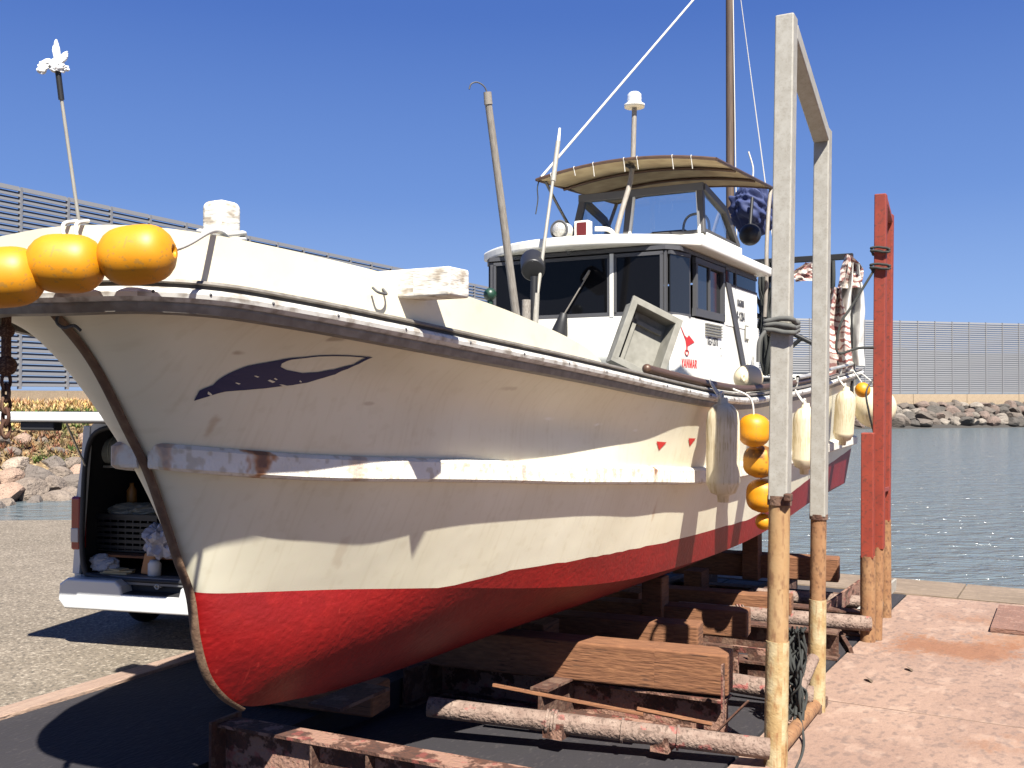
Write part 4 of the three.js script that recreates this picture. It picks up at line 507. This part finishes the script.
{
  const strip = mat({ map: tex(256, (u, v) => { const q = fbm(u, v, 14, 3, 601), k = Math.abs(((v * 11 + q * 1.2) % 1) - .5) < .17; return mix3(k ? S(133, 86, 81) : S(198, 189, 178), S(106, 85, 79), q > .6 ? .45 : 0); }, { rep: 1 }), roughness: .95, side: THREE.DoubleSide });
  one('striped_towel', clothG(.44, 1.25, 11, .1, 3), strip, 'red and white patterned towel hanging from the stern gantry', 'towel', B(10.2, 3.62, 1.12), -.35);
  one('white_cloth', clothG(.42, 1.4, 13, .1, 8), mat({ color: lin(.4774, .4697, .4389), roughness: .95, side: THREE.DoubleSide }), 'long off-white cloth hanging at the gantry corner', 'cloth', B(10.3, 3.95, 1.30), -.2);
  one('patterned_rag', clothG(.3, .45, 7, .07, 12), strip, 'knotted pink and white rag on the gantry corner', 'rag', B(10.24, 4.06, 1.30), -.3);
  one('small_rag', clothG(.34, .26, 7, .05, 15), strip, 'short white rag hanging under the gantry bar between the posts', 'rag', B(10.3, 4.0, .74), -.2);
  // blue bundle
  const bl = new THREE.SphereGeometry(.27, 64, 48), p = bl.attributes.position, q = V(); for (let i = 0; i < p.count; i++) { q.fromBufferAttribute(p, i); const n = q.clone().normalize(); q.multiplyScalar(1 + .42 * (fbm((n.x + 1) / 2, (n.y + n.z * .5 + 2) / 4, 10, 4, 611) - .5) * 2 + .05 * Math.sin(n.y * 14 + n.x * 9 + n.z * 5)); p.setXYZ(i, q.x * .72, q.y * 1.15, q.z * .9); } bl.computeVertexNormals(); bl.rotateZ(.3);
  const bb = thing('blue_tarp', 'bundled blue tarp hanging behind the canopy', 'tarp', B(8.1, 4.40, .55), AL); part('bundle', boxUV(bl), mat({ color: lin(.022, .034, .105), roughness: .75 }), bb); part('lashing', [tube([[0, .34, 0], [.02, .5, .0], [0, .7, -.05]], .01, 12, 6)], M.rope, bb);
  const bk = thing('black_lamp', 'black round lamp below the blue tarp', 'lamp', B(7.72, 4.03, .62), AL); part('housing', new THREE.SphereGeometry(.13, 20, 14).scale(.8, 1, 1), M.blackRub, bk); part('arm', bar([0, .1, 0], [.1, .45, 0], .02), M.black, bk);
  // dark net gear hanging from the gantry
  const net = (label, pos, n, h, wd, sd) => { const g = []; seed = sd; for (let k = 0; k < n; k++) { const a = []; let x = rr(-wd, wd), z = rr(-wd, wd); for (let i = 0; i < 7; i++) { const y = -h * i / 6, pinch = .35 + Math.abs(Math.sin(i * 1.15 + .6)); a.push([x * pinch + rr(-.03, .03), y + rr(-.04, .04), z * pinch + rr(-.03, .03)]); } g.push(tube(a, rr(.012, .03), 30, 6)); } return one('net_gear', g.map(boxUV), M.darkRope, label, 'net', pos, AL, 'nets hung from the gantry'); };
  net('dark net and ropes hanging behind the wheelhouse', B(10.35, 4.05, .14), 30, 2.1, .2, 91); net('dark net rope bunch beside the hanging cloths', B(10.4, 4.0, .98), 10, 1.9, .1, 97);
}
// ---------------------------------------------------------------- the cradle under the boat
{
  const cr = thing('boat_cradle', 'rusty steel and timber slipway cradle with tall guide frames under the boat', 'cradle', [BO.x, 0, BO.z], AL);
  const iBeam = (s0, w0, s1, w1, h, H, F) => { // flanged beam, top flange at h
    const a = [s0, h, w0], b = [s1, h, w1], L = Math.hypot(s1 - s0, w1 - w0), g = [bx(L, .018, F, 0, -.009, 0), bx(L, H - .04, .014, 0, -H / 2, 0), bx(L, .018, F, 0, -H + .009, 0)]; const y0 = slipDrop(s0, h), y1 = slipDrop(s1, h);
    return g.map((q) => boxUV(q).rotateZ(Math.atan2(y1 - y0, Math.hypot(s1 - s0, w1 - w0))).rotateY(Math.atan2(-(w1 - w0), s1 - s0)).translate((s0 + s1) / 2, (y0 + y1) / 2, (w0 + w1) / 2)); };
  function slipDrop(s, h) { return h + slipH(s); }
  // long side girders and front beam
  for (const w of [-.6, .55]) part('girder', iBeam(2.4, w, 10.4, w, .30, .3, .14), M.rust, cr);
  const fbm1 = part('front_beam', iBeam(.46, -.50, .62, 1.95, .37, .34, .16), M.rustPink, cr, 'pinkish flanged front beam');
  for (const t of [.30, .44, .60, .76, .9]) { const s = lerp(.46, .62, t), w = lerp(-.62, 1.95, t); part('gusset', boxUV(bx(.075, .29, .014, s - .042, slipDrop(s, .225), w)), M.rust, fbm1); }
  part('end_plate', boxUV(bx(.24, .36, .02, .46, slipDrop(.46, .21), -.51)), M.rust, fbm1);
  part('skid_plate', boxUV(bx(.5, .02, .24, 1.1, .28, -.1)), M.rust, cr);
  for (const [s, w0, w1] of [[2.9, -1.7, 1.72], [4.3, -1.7, 2.0], [6.0, -1.6, 1.9], [7.4, -1.6, 1.9], [8.55, -1.6, 1.6]]) part('cross_girder', iBeam(s, w0, s + .12, w1, .27, .26, .2), s === 2.9 ? M.rustPink : M.rust, cr);
  // timber bolsters
  const tb = (s, w0, w1, h, H, D, label, m = M.timber) => { const g = boxUV(bx(w1 - w0, H, D, 0, 0, 0, .02)); const o = part('bolster_timber', g, m, cr, label); o.position.set(s, slipDrop(s, h), (w0 + w1) / 2); o.rotation.y = -Math.PI / 2 + .13; return o; };
  tb(2.86, -1.5, 1.74, .43, .29, .24, 'split brown bolster timber with lit end'); tb(8.5, -1.5, 1.45, .56, .28, .3, 'broad dark bolster timber near the stern'); tb(6.7, -1.4, 1.3, .36, .2, .24); tb(5.0, -1.3, 1.3, .42, .24, .24); tb(1.5, -1.4, -.2, .30, .2, .26); tb(3.9, -1.4, 1.2, .44, .26, .24);
  for (const s of [3.5, 5.6, 7.6]) part('keel_block', boxUV(bx(.3, .36, .22, s, slipDrop(s, .40) - .02, 0, .015)), M.timber, cr);
  for (const z of [1, -1]) for (const s of [5.0, 8.4]) part('bilge_block', boxUV(beamG([s, slipDrop(s, .4), .45 * z], [s, .46, .45 * z], .2, .2, .015)), M.timber, cr);
  // arms: painted pipes that carry the guide frames, with clamp rings
  const arm = (a, b, r, rings, label) => { const o = part('arm_pipe', boxUV(bar(a, b, r, r, 20)), M.scalePipe, cr, label); for (const k of rings) { const p = V(...a).lerp(V(...b), k), d = V(...b).sub(V(...a)).normalize().multiplyScalar(.016), q = p.clone().add(d); part('ring', boxUV(bar([p.x, p.y, p.z], [q.x, q.y, q.z], r * 1.22, r * 1.22, 20)), M.scalePipe, o); } return o; };
  arm([1.80, .045, .02], [2.50, -.10, 2.14], .066, [.36, .375, .385, .58, .74], 'pink and white scaled pipe in front'); arm([3.62, -.02, .9], [3.98, -.16, 2.1], .075, [.4], 'stub pipe at the second post');
  arm([6.32, -.12, .22], [7.2, -.26, 2.02], .08, [.3, .315, .33], 'scaled pipe to the red frame'); arm([7.9, -.2, .6], [8.75, -.34, 1.9], .075, []); 
  part('pipe_saddle', boxUV(bx(.16, .1, .14, 2.08, -.05, .85)), M.rustPink, cr); part('pipe_saddle', boxUV(bx(.14, .1, .12, 2.3, -.1, 1.5)), M.rustPink, cr);
  part('angle_brace', boxUV(beamG([2.62, -.1, 1.75], [2.72, .12, 1.95], .05, .012)), M.rust, cr); part('flat_bar', boxUV(bx(.05, .42, .012, 2.75, .12, 1.765)), M.rustPink, cr);
  part('lath', boxUV(beamG([2.1, .16, .35], [2.35, .04, 1.35], .05, .025)), M.timber, cr); part('lath', boxUV(beamG([2.35, .07, 1.3], [2.55, -.02, 1.75], .05, .025)), M.timber, cr);
  part('side_plate', boxUV(bx(.02, .34, .5, 4.35, slipDrop(4.35, .2), 1.75)), M.rust, cr); part('angle_frame', [bx(.03, .05, .5, 4.1, .1, 1.7), bx(.03, .34, .04, 4.1, -.05, 1.47), bx(.03, .05, .5, 4.1, -.2, 1.7)].map(boxUV), M.rustPink, cr);
  part('plank', boxUV(beamG([7.2, -.24, 1.5], [10.2, -.2, 1.7], .2, .03)), M.rustPink, cr); part('plank', boxUV(beamG([7.9, -.36, 1.75], [10.0, -.32, 1.9], .16, .03)), M.galv, cr);
  part('diagonal_brace', boxUV(beamG([6.5, slipH(6.5) + .02, 1.95], [8.3, slipH(8.3) + .05, 1.4], .08, .04)), M.rust, cr);
  // white guide frame
  const gf = new THREE.Group(); gf.name = 'white_guide_frame'; gf.userData.label = 'tall white steel guide frame with rusty lower legs'; cr.add(gf);
  const lp = (a, b, h) => { const t = (h - a[1]) / (b[1] - a[1]); return [lerp(a[0], b[0], t), h, lerp(a[2], b[2], t)]; };
  const P1 = [2.58, -.225, 2.16], Q1 = [2.86, 4.68, 2.18], P2 = [4.07, -.3, 2.11], Q2 = [4.20, 4.24, 2.15];
  const mh = 1.46, mh2 = 1.20;
  part('leg', boxUV(bar(lp(P1, Q1, .56), lp(P1, Q1, mh), .068, .068, 22)), M.tanPipe, gf); part('leg_sleeve', boxUV(bar(P1, lp(P1, Q1, .56), .074, .074, 22)), M.yellowPipe, gf);
  part('leg', boxUV(bar(lp(P2, Q2, .56), lp(P2, Q2, mh2), .060, .060, 22)), M.rustPipe, gf); part('leg_sleeve', boxUV(bar(P2, lp(P2, Q2, .56), .066, .066, 22)), M.yellowPipe, gf);
  part('post', boxUV(beamG(lp(P1, Q1, mh), Q1, .125, .125, .012)), M.galv, gf); part('post', boxUV(beamG(lp(P2, Q2, mh2), Q2, .12, .12, .012)), M.galv, gf);
  part('top_bar', boxUV(beamG([Q1[0] + .062, Q1[1] - .085, Q1[2]], [Q2[0] - .06, Q2[1] - .06, Q2[2]], .12, .12, .012)), M.galv, gf);
  part('weld_collar', [bar(lp(P1, Q1, mh - .03), lp(P1, Q1, mh + .03), .078, .078, 20), bx(.06, .05, .05, 2.6, mh + .03, 2.24, .01)].map(boxUV), M.rust, gf); part('weld_collar', boxUV(bar(lp(P2, Q2, mh2 - .02), lp(P2, Q2, mh2 + .02), .07, .07, 20)), M.rust, gf);
  part('base_bar', boxUV(bar([2.66, -.16, 2.15], [4.0, -.24, 2.11], .05, .05, 16)), M.rustPipe, gf); part('foot', boxUV(bx(.3, .07, .16, 4.12, slipH(4.1) + .035, 2.08, .006)), M.rust, gf);
  part('side_stub', boxUV(bar([3.6, -.1, 2.05], [4.02, .12, 2.1], .045, .045, 14)), M.scalePipe, gf);
  // red guide frame
  const rf = new THREE.Group(); rf.name = 'red_guide_frame'; rf.userData.label = 'tall red steel guide frame near the water'; cr.add(rf);
  part('post', boxUV(beamG([7.45, .5, 2.07], [7.40, 4.30, 2.12], .12, .12, .012)), M.redSteel, rf); part('leg', boxUV(bar([7.4, -.46, 2.05], [7.45, .52, 2.07], .062, .062, 20)), M.rustPipe, rf);
  part('post', boxUV(beamG([8.98, .62, 1.92], [8.95, 4.34, 1.98], .12, .12, .012)), M.redSteel, rf); part('leg', boxUV(bar([8.98, -.54, 1.92], [8.98, .64, 1.92], .072, .072, 20)), M.rustPipe, rf);
  part('top_bar', boxUV(beamG([7.47, 4.25, 2.12], [8.88, 4.28, 1.98], .11, .11, .012)), M.redSteel, rf); part('sleeve', boxUV(beamG([7.27, .42, 1.99], [7.27, 1.75, 2.0], .13, .13, .012)), M.redSteel, rf); part('sleeve_leg', boxUV(bar([7.25, -.46, 1.99], [7.27, .44, 1.99], .078, .078, 20)), M.rustPipe, rf);
  part('link_bar', boxUV(beamG([7.4, 1.12, 2.06], [8.9, 1.02, 1.95], .05, .07)), M.redSteel, rf);
}
{ // ropes on the posts
  const coil = (s, h, w, r, n, k) => Array.from({ length: n }, (_, i) => tube(Array.from({ length: 17 }, (_, j) => { const a = j / 16 * 6.283, c = Math.max(Math.abs(Math.cos(a)), Math.abs(Math.sin(a))); return [s + Math.cos(a) * r / c, h + i * .035 + Math.sin(a * 2 + i) * .012, w + Math.sin(a) * r / c]; }), k, 48, 7));
  one('post_rope', [...coil(2.72, 2.56, 2.175, .085, 3, .018), tube([[2.64, 2.58, 2.1], [2.60, 2.5, 2.06], [2.6, 2.36, 2.05]], .014, 20, 6)], M.greyRope, 'grey rope wound round the nearer white post', 'rope', B(0, 0, 0), AL);
  const g = []; seed = 333; for (let k = 0; k < 22; k++) g.push(tube(Array.from({ length: 6 }, (_, i) => [3.42 + rr(-.09, .09), .46 - i * .12 + rr(-.03, .03), 2.1 + rr(-.06, .06)]), rr(.006, .013), 24, 5)); one('net_scrap', g, M.darkRope, 'black net scrap hanging between the white posts', 'net', B(0, 0, 0), AL);
  one('loose_cord', tube([[3.42, -.1, 2.12], [3.2, -.22, 2.2], [2.9, -.225, 2.26], [2.5, -.21, 2.3], [2.1, -.19, 2.34], [1.7, -.17, 2.33]], .009, 50, 6), M.darkRope, 'thin dark cord trailing on the concrete by the nearer white post', 'cord', B(0, 0, 0), AL);
  one('frame_rope', [...coil(7.40, 3.68, 2.11, .08, 2, .014), ...coil(7.40, 3.5, 2.11, .085, 2, .014), tube([[7.36, 3.5, 2.06], [7.2, 3.1, 1.85], [7.1, 2.9, 1.75], [7.1, 2.6, 1.72], [7.25, 2.65, 1.9], [7.38, 2.66, 2.05]], .014, 40, 6)], M.darkRope, 'dark rope tied high on the red post', 'rope', B(0, 0, 0), AL);
  one('hose', tube([[8.9, 2.4, 1.85], [8.75, 2.2, 1.75], [8.72, 1.95, 1.78], [8.85, 1.6, 1.84], [9.0, 1.5, 1.83]], .012, 30, 6), M.black, 'thin black hose looped behind the red post', 'hose', B(0, 0, 0), AL);
  for (const [s, w, l] of [[6.02, 2.55, 'dry leaf scrap on the concrete beside the joint'], [5.35, 2.3, 'dark leaf scrap near the white post foot']]) { const lg = grid(6, 4, (u, v) => V((u - .5) * .16, slipH(s) + .008 + .03 * Math.sin(u * 3) * (1 - v), (v - .5) * .06 * Math.sin(u * Math.PI))); one('leaf_scrap', boxUV(lg), mat({ color: lin(.0924, .0616, .0385), roughness: 1, side: THREE.DoubleSide }), l, 'leaf', B(s, 0, w), AL + .4); }
}
// ---------------------------------------------------------------- the van
{
  const van = thing('parked_van', 'white van with open tailgate parked behind the bow', 'van', [-2.95, 0, -8.40], -.26);
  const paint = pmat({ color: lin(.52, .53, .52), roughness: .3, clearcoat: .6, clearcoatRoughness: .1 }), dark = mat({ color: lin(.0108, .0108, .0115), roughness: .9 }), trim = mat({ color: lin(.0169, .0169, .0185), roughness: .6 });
  const sec = (hw, y0, y1, n = 40, tuck = .10) => Array.from({ length: n }, (_, i) => { const a = i / n * 6.283, c = Math.cos(a), s = Math.sin(a), k = .22, x = Math.sign(c) * Math.pow(Math.abs(c), k), y = Math.sign(s) * Math.pow(Math.abs(s), k); const yy = (y0 + y1) / 2 + y * (y1 - y0) / 2; return [x * (hw - tuck * sstep(1.0, y1, yy)), yy]; });
  const Z = [[0, .845, .42, 1.93], [-.05, .85, .36, 1.96], [-2.6, .85, .33, 1.98], [-3.5, .85, .33, 1.95], [-3.75, .84, .33, 1.75], [-4.1, .83, .33, 1.3], [-4.45, .80, .36, 1.02], [-4.6, .72, .42, .9]];
  const loop = (i, d) => sec(Z[i][1] - d, Z[i][2] + d, Z[i][3] - d); const skin = (d, flip) => grid(40, Z.length - 1, (u, v) => { const i = Math.round(v * (Z.length - 1)), L = loop(i, d), p = L[Math.round(u * 40) % 40]; return V(p[0], p[1], Z[i][0] - (d && i === Z.length - 1 ? -.05 : 0)); }, flip);
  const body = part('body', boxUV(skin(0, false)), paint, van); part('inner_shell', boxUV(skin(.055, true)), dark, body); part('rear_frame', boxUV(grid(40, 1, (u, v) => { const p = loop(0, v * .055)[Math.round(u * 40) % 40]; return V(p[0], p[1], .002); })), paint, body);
  part('nose', boxUV(new THREE.SphereGeometry(.5, 20, 14).scale(1.42, .5, .3).translate(0, .66, -4.56)), paint, body);
  // rear door surround, sill, rubber seal
  part('rear_pillar', boxUV(beamG([-.80, .62, .015], [-.715, 1.88, -.01], .07, .04)), paint, van); part('rear_pillar', boxUV(beamG([.80, .62, .015], [.715, 1.88, -.01], .07, .04)), paint, van);
  part('seal_or_shade_strip', tube([[-.70, .62, .03], [-.73, .75, .035], [-.735, 1.1, .035], [-.68, 1.75, .015], [-.58, 1.85, .01], [.58, 1.85, .01], [.68, 1.75, .015], [.735, 1.1, .035], [.73, .75, .035], [.70, .62, .03], [.5, .6, .03], [-.5, .6, .03], [-.70, .62, .03]], .022, 120, 8), trim, van);
  part('sill', boxUV(bx(1.5, .07, .12, 0, .585, -.02, .01)), mat({ color: lin(.1694, .1694, .1694), roughness: .5, metalness: .3 }), van);
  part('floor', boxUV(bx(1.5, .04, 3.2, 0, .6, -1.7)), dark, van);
  // bumper with dark centre step
  const bs = new THREE.Shape(); [[-.86, .54], [-.80, .58], [-.34, .58], [-.30, .545], [-.28, .47], [.28, .47], [.30, .545], [.34, .58], [.80, .58], [.86, .54], [.87, .42], [.82, .365], [-.82, .365], [-.87, .42]].forEach(([a, b], i) => i ? bs.lineTo(a, b) : bs.moveTo(a, b)); const bg = new THREE.ExtrudeGeometry(bs, { depth: .12, bevelEnabled: true, bevelSize: .02, bevelThickness: .025, bevelSegments: 4 }); bg.translate(0, 0, .0); const bump = part('bumper', boxUV(bg), paint, van); part('step_pad', boxUV(bx(.56, .025, .14, 0, .485, .06, .008)), trim, bump); part('step_back', boxUV(bx(.6, .1, .02, 0, .535, -.01)), trim, bump);
  part('latch', [new THREE.TorusGeometry(.018, .007, 6, 14).translate(0, .548, .04), bx(.07, .025, .03, 0, .555, .02)], M.steel, van); part('wall_below', boxUV(bx(1.62, .22, .03, 0, .46, -.03)), paint, van);
  const lens = pmat({ color: lin(.231, .0046, .0062), roughness: .15, clearcoat: .8 });
  for (const x of [-1, 1]) { const tl = part('tail_light', boxUV(bx(.10, .46, .10, x * .805, 1.05, -.01, .025)), lens, van); part('reversing_lens', bx(.075, .12, .02, x * .808, .95, .037, .006), pmat({ color: lin(.462, .4466, .4312), roughness: .2 }), tl); }
  part('filler_flap', bx(.02, .12, .1, -.85, .72, -.2, .005), trim, van);
  // tailgate swung up
  const tg = new THREE.Group(); tg.name = 'tailgate'; tg.position.set(0, 1.93, -.02); tg.rotation.x = -.03; van.add(tg);
  part('panel', boxUV(bx(1.5, .035, 1.12, 0, .042, .58, .016)), paint, tg); part('lip', boxUV(bx(1.46, .055, .06, 0, .012, 1.13, .02)), paint, tg); part('inner_trim', boxUV(bx(1.3, .03, .9, 0, -.01, .55, .01)), mat({ color: lin(.0924, .0924, .0924), roughness: .7 }), tg); part('plate_lamp', boxUV(bx(.30, .07, .10, -.30, -.045, 1.07, .015)), trim, tg); part('rear_glass', boxUV(bx(1.15, .012, .46, 0, .064, .36, .004)), M.tintGlass, tg);
  for (const x of [-.6, .6]) part('hinge', boxUV(bx(.12, .05, .14, x, .02, -.02, .01)), trim, tg); part('gas_strut', [bar([-.66, -.02, .35], [-.72, -.45, .0], .009), bar([.66, -.02, .35], [.72, -.45, .0], .009)], M.steel, van).position.set(0, 1.93, -.02);
  // roof rack rails
  for (const z of [-.25, -1.2, -2.1]) part('rack_bar', [bx(1.4, .035, .05, 0, 2.05, z, .01), bx(.05, .09, .06, -.66, 2.01, z), bx(.05, .09, .06, .66, 2.01, z)], trim, van);
  for (const x of [-.835, .835]) for (const z of [-.95, -3.55]) { const wl = part('wheel', new THREE.TorusGeometry(.225, .085, 12, 28).rotateY(1.5708).translate(x * .93, .31, z), M.black, van); part('rim', new THREE.CylinderGeometry(.19, .19, .16, 24).rotateZ(1.5708).translate(x * .93, .31, z), M.steel, wl); }
  for (const x of [-1, 1]) { part('side_window', bx(.012, .46, 1.3, x * .80, 1.5, -1.1, .004), M.tintGlass, van); part('side_window', bx(.012, .46, 1.1, x * .80, 1.5, -2.6, .004), M.tintGlass, van); }
  part('windscreen', beamG([0, 1.22, -4.12], [0, 1.78, -3.72], 1.4, .012), M.tintGlass, van);
  const W = (x, y, z) => V(x - .17, y, z).applyAxisAngle(V(0, 1, 0), -.26).add(V(-2.95, 0, -8.40)).toArray();
  const inV = (n, g, m, l, c, x, y, z, r = 0) => one(n, g, m, l, c, W(x, y, z), -.26 + r);
  { const c = thing('storage_crate', 'black slatted crate inside the van', 'crate', W(-.33, .78, -.42), -.26); const cm = M.blackRub; part('base', bx(.62, .015, .4, 0, .008, 0), cm, c); for (const z of [-.195, .195]) for (let i = 0; i < 6; i++) part('slat', bx(.62, .028, .012, 0, .04 + i * .05, z), cm, c); for (const z of [-.195, .195]) for (let i = 0; i < 9; i++) part('rib', bx(.012, .3, .01, -.3 + i * .075, .16, z * .98), cm, c); for (const x of [-.31, .31]) part('end_wall', bx(.012, .31, .4, x, .16, 0), cm, c); part('rim', [bx(.66, .025, .03, 0, .315, .2), bx(.66, .025, .03, 0, .315, -.2)], cm, c); }
  { const s = thing('van_shelf', 'low brown shelf board inside the van', 'shelf', W(.1, .62, -.36), -.26); part('board', boxUV(bx(1.2, .02, .5, 0, .14, 0)), M.timber, s); for (const x of [-.55, .55]) part('support', bx(.03, .13, .45, x, .065, 0), M.black, s); }
  inV('cloth_roll', [new THREE.CylinderGeometry(.12, .12, .62, 20, 6).rotateZ(1.57), new THREE.TorusGeometry(.122, .012, 6, 24).rotateY(1.57).translate(.12, 0, 0), new THREE.TorusGeometry(.122, .012, 6, 24).rotateY(1.57).translate(-.12, 0, 0)].map(boxUV), mat({ color: lin(.231, .2387, .2002), roughness: .95 }), 'grey-green rolled mat high inside the van', 'roll', -.36, 1.66, -.30);
  { const sr = thing('van_rack', 'thin steel rack bar under the rolled mat in the van', 'rack', W(.17, 1.52, -.3), -.26); part('bar', bar([-.74, 0, .06], [.74, 0, .06], .012), M.steel, sr); part('bar', bar([-.74, 0, -.06], [.74, 0, -.06], .012), M.steel, sr); }
  inV('plastic_bag', crumple(.17, .17, .13, 701, 1.1), pmat({ color: lin(.3234, .308, .3388), roughness: .25, clearcoat: .5 }), 'crumpled pale plastic bag in the van', 'bag', .12, .90, -.12);
  inV('cardboard_box', boxUV(bx(.20, .19, .2, 0, .095, 0, .004)), mat({ color: lin(.2618, .154, .077), roughness: .9 }), 'small brown cardboard box in the van beside the hull', 'box', .44, .79, -.15, .2);
  inV('tan_packet', boxUV(beamG([0, 0, 0], [.02, .17, -.03], .11, .05, .012)), mat({ color: lin(.4235, .2002, .077), roughness: .8 }), 'orange-tan packet standing on the van sill', 'packet', .0, .625, -.07);
  inV('white_jar', [lathe([[0, 0], [.055, 0], [.055, .10], [.04, .115], [.04, .13], [0, .13]], 18)].map(boxUV), mat({ color: lin(.5544, .5544, .539), roughness: .5 }), 'white round jar on the van sill', 'jar', .07, .622, -.07);
  inV('white_jar', [new THREE.CylinderGeometry(.05, .05, .08, 18).rotateX(1.4).translate(0, .05, 0)].map(boxUV), mat({ color: lin(.5082, .5082, .4928), roughness: .5 }), 'pale tin lying above the jar in the van', 'tin', .06, .765, -.16);
  inV('paper_bundle', [bx(.26, .012, .12, 0, .006, 0), bx(.24, .012, .10, .02, .02, .01).rotateY(.3), bx(.2, .012, .1, -.02, .034, 0).rotateY(-.25)].map(boxUV), mat({ color: lin(.5082, .385, .2002), roughness: .9 }), 'yellowish papers spread on the van sill', 'paper', -.30, .622, -.08);
  inV('white_cloth_bag', crumple(.13, .08, .08, 711, .7), mat({ color: lin(.3465, .3465, .3542), roughness: .9 }), 'grey-white rag at the corner of the van sill', 'rag', -.45, .69, -.10);
  inV('orange_bottle', lathe([[0, 0], [.045, 0], [.045, .15], [.02, .19], [.02, .22], [0, .22]], 18), mat({ color: lin(.3234, .1386, .0308), roughness: .45 }), 'amber bottle by the van side wall', 'bottle', -.50, 1.13, -.55);
  inV('clutter_heap', crumple(.22, .06, .14, 721, 1.2), mat({ color: lin(.2695, .2541, .2002), roughness: .9 }), 'jumble of pale odds and ends on top of the crate', 'clutter', -.36, 1.13, -.40);
  { const t = thing('spray_bottle', 'dark upright bottle with grey label in the van', 'bottle', W(.10, .78, -.55), -.26); part('body', lathe([[0, 0], [.075, 0], [.075, .36], [.03, .46], [.03, .62], [0, .62]], 18), mat({ color: lin(.0385, .0385, .0539), roughness: .35 }), t); part('label', new THREE.CylinderGeometry(.077, .077, .15, 18, 1, true).translate(0, .24, 0), mat({ color: lin(.231, .231, .2541), roughness: .7, side: THREE.DoubleSide }), t); }
  { const t = thing('bench', 'dark bench with a headrest deep inside the van', 'bench', W(.2, .62, -1.7), -.26); part('backrest', boxUV(bx(1.1, .75, .16, 0, .5, 0, .05)), M.darkGrey, t); part('cushion', boxUV(bx(1.1, .18, .5, 0, .2, -.3, .05)), M.darkGrey, t); part('headrest', boxUV(bx(.26, .18, .1, -.3, .98, 0, .04)), M.darkGrey, t); }
}
renderer.render(scene, camera);
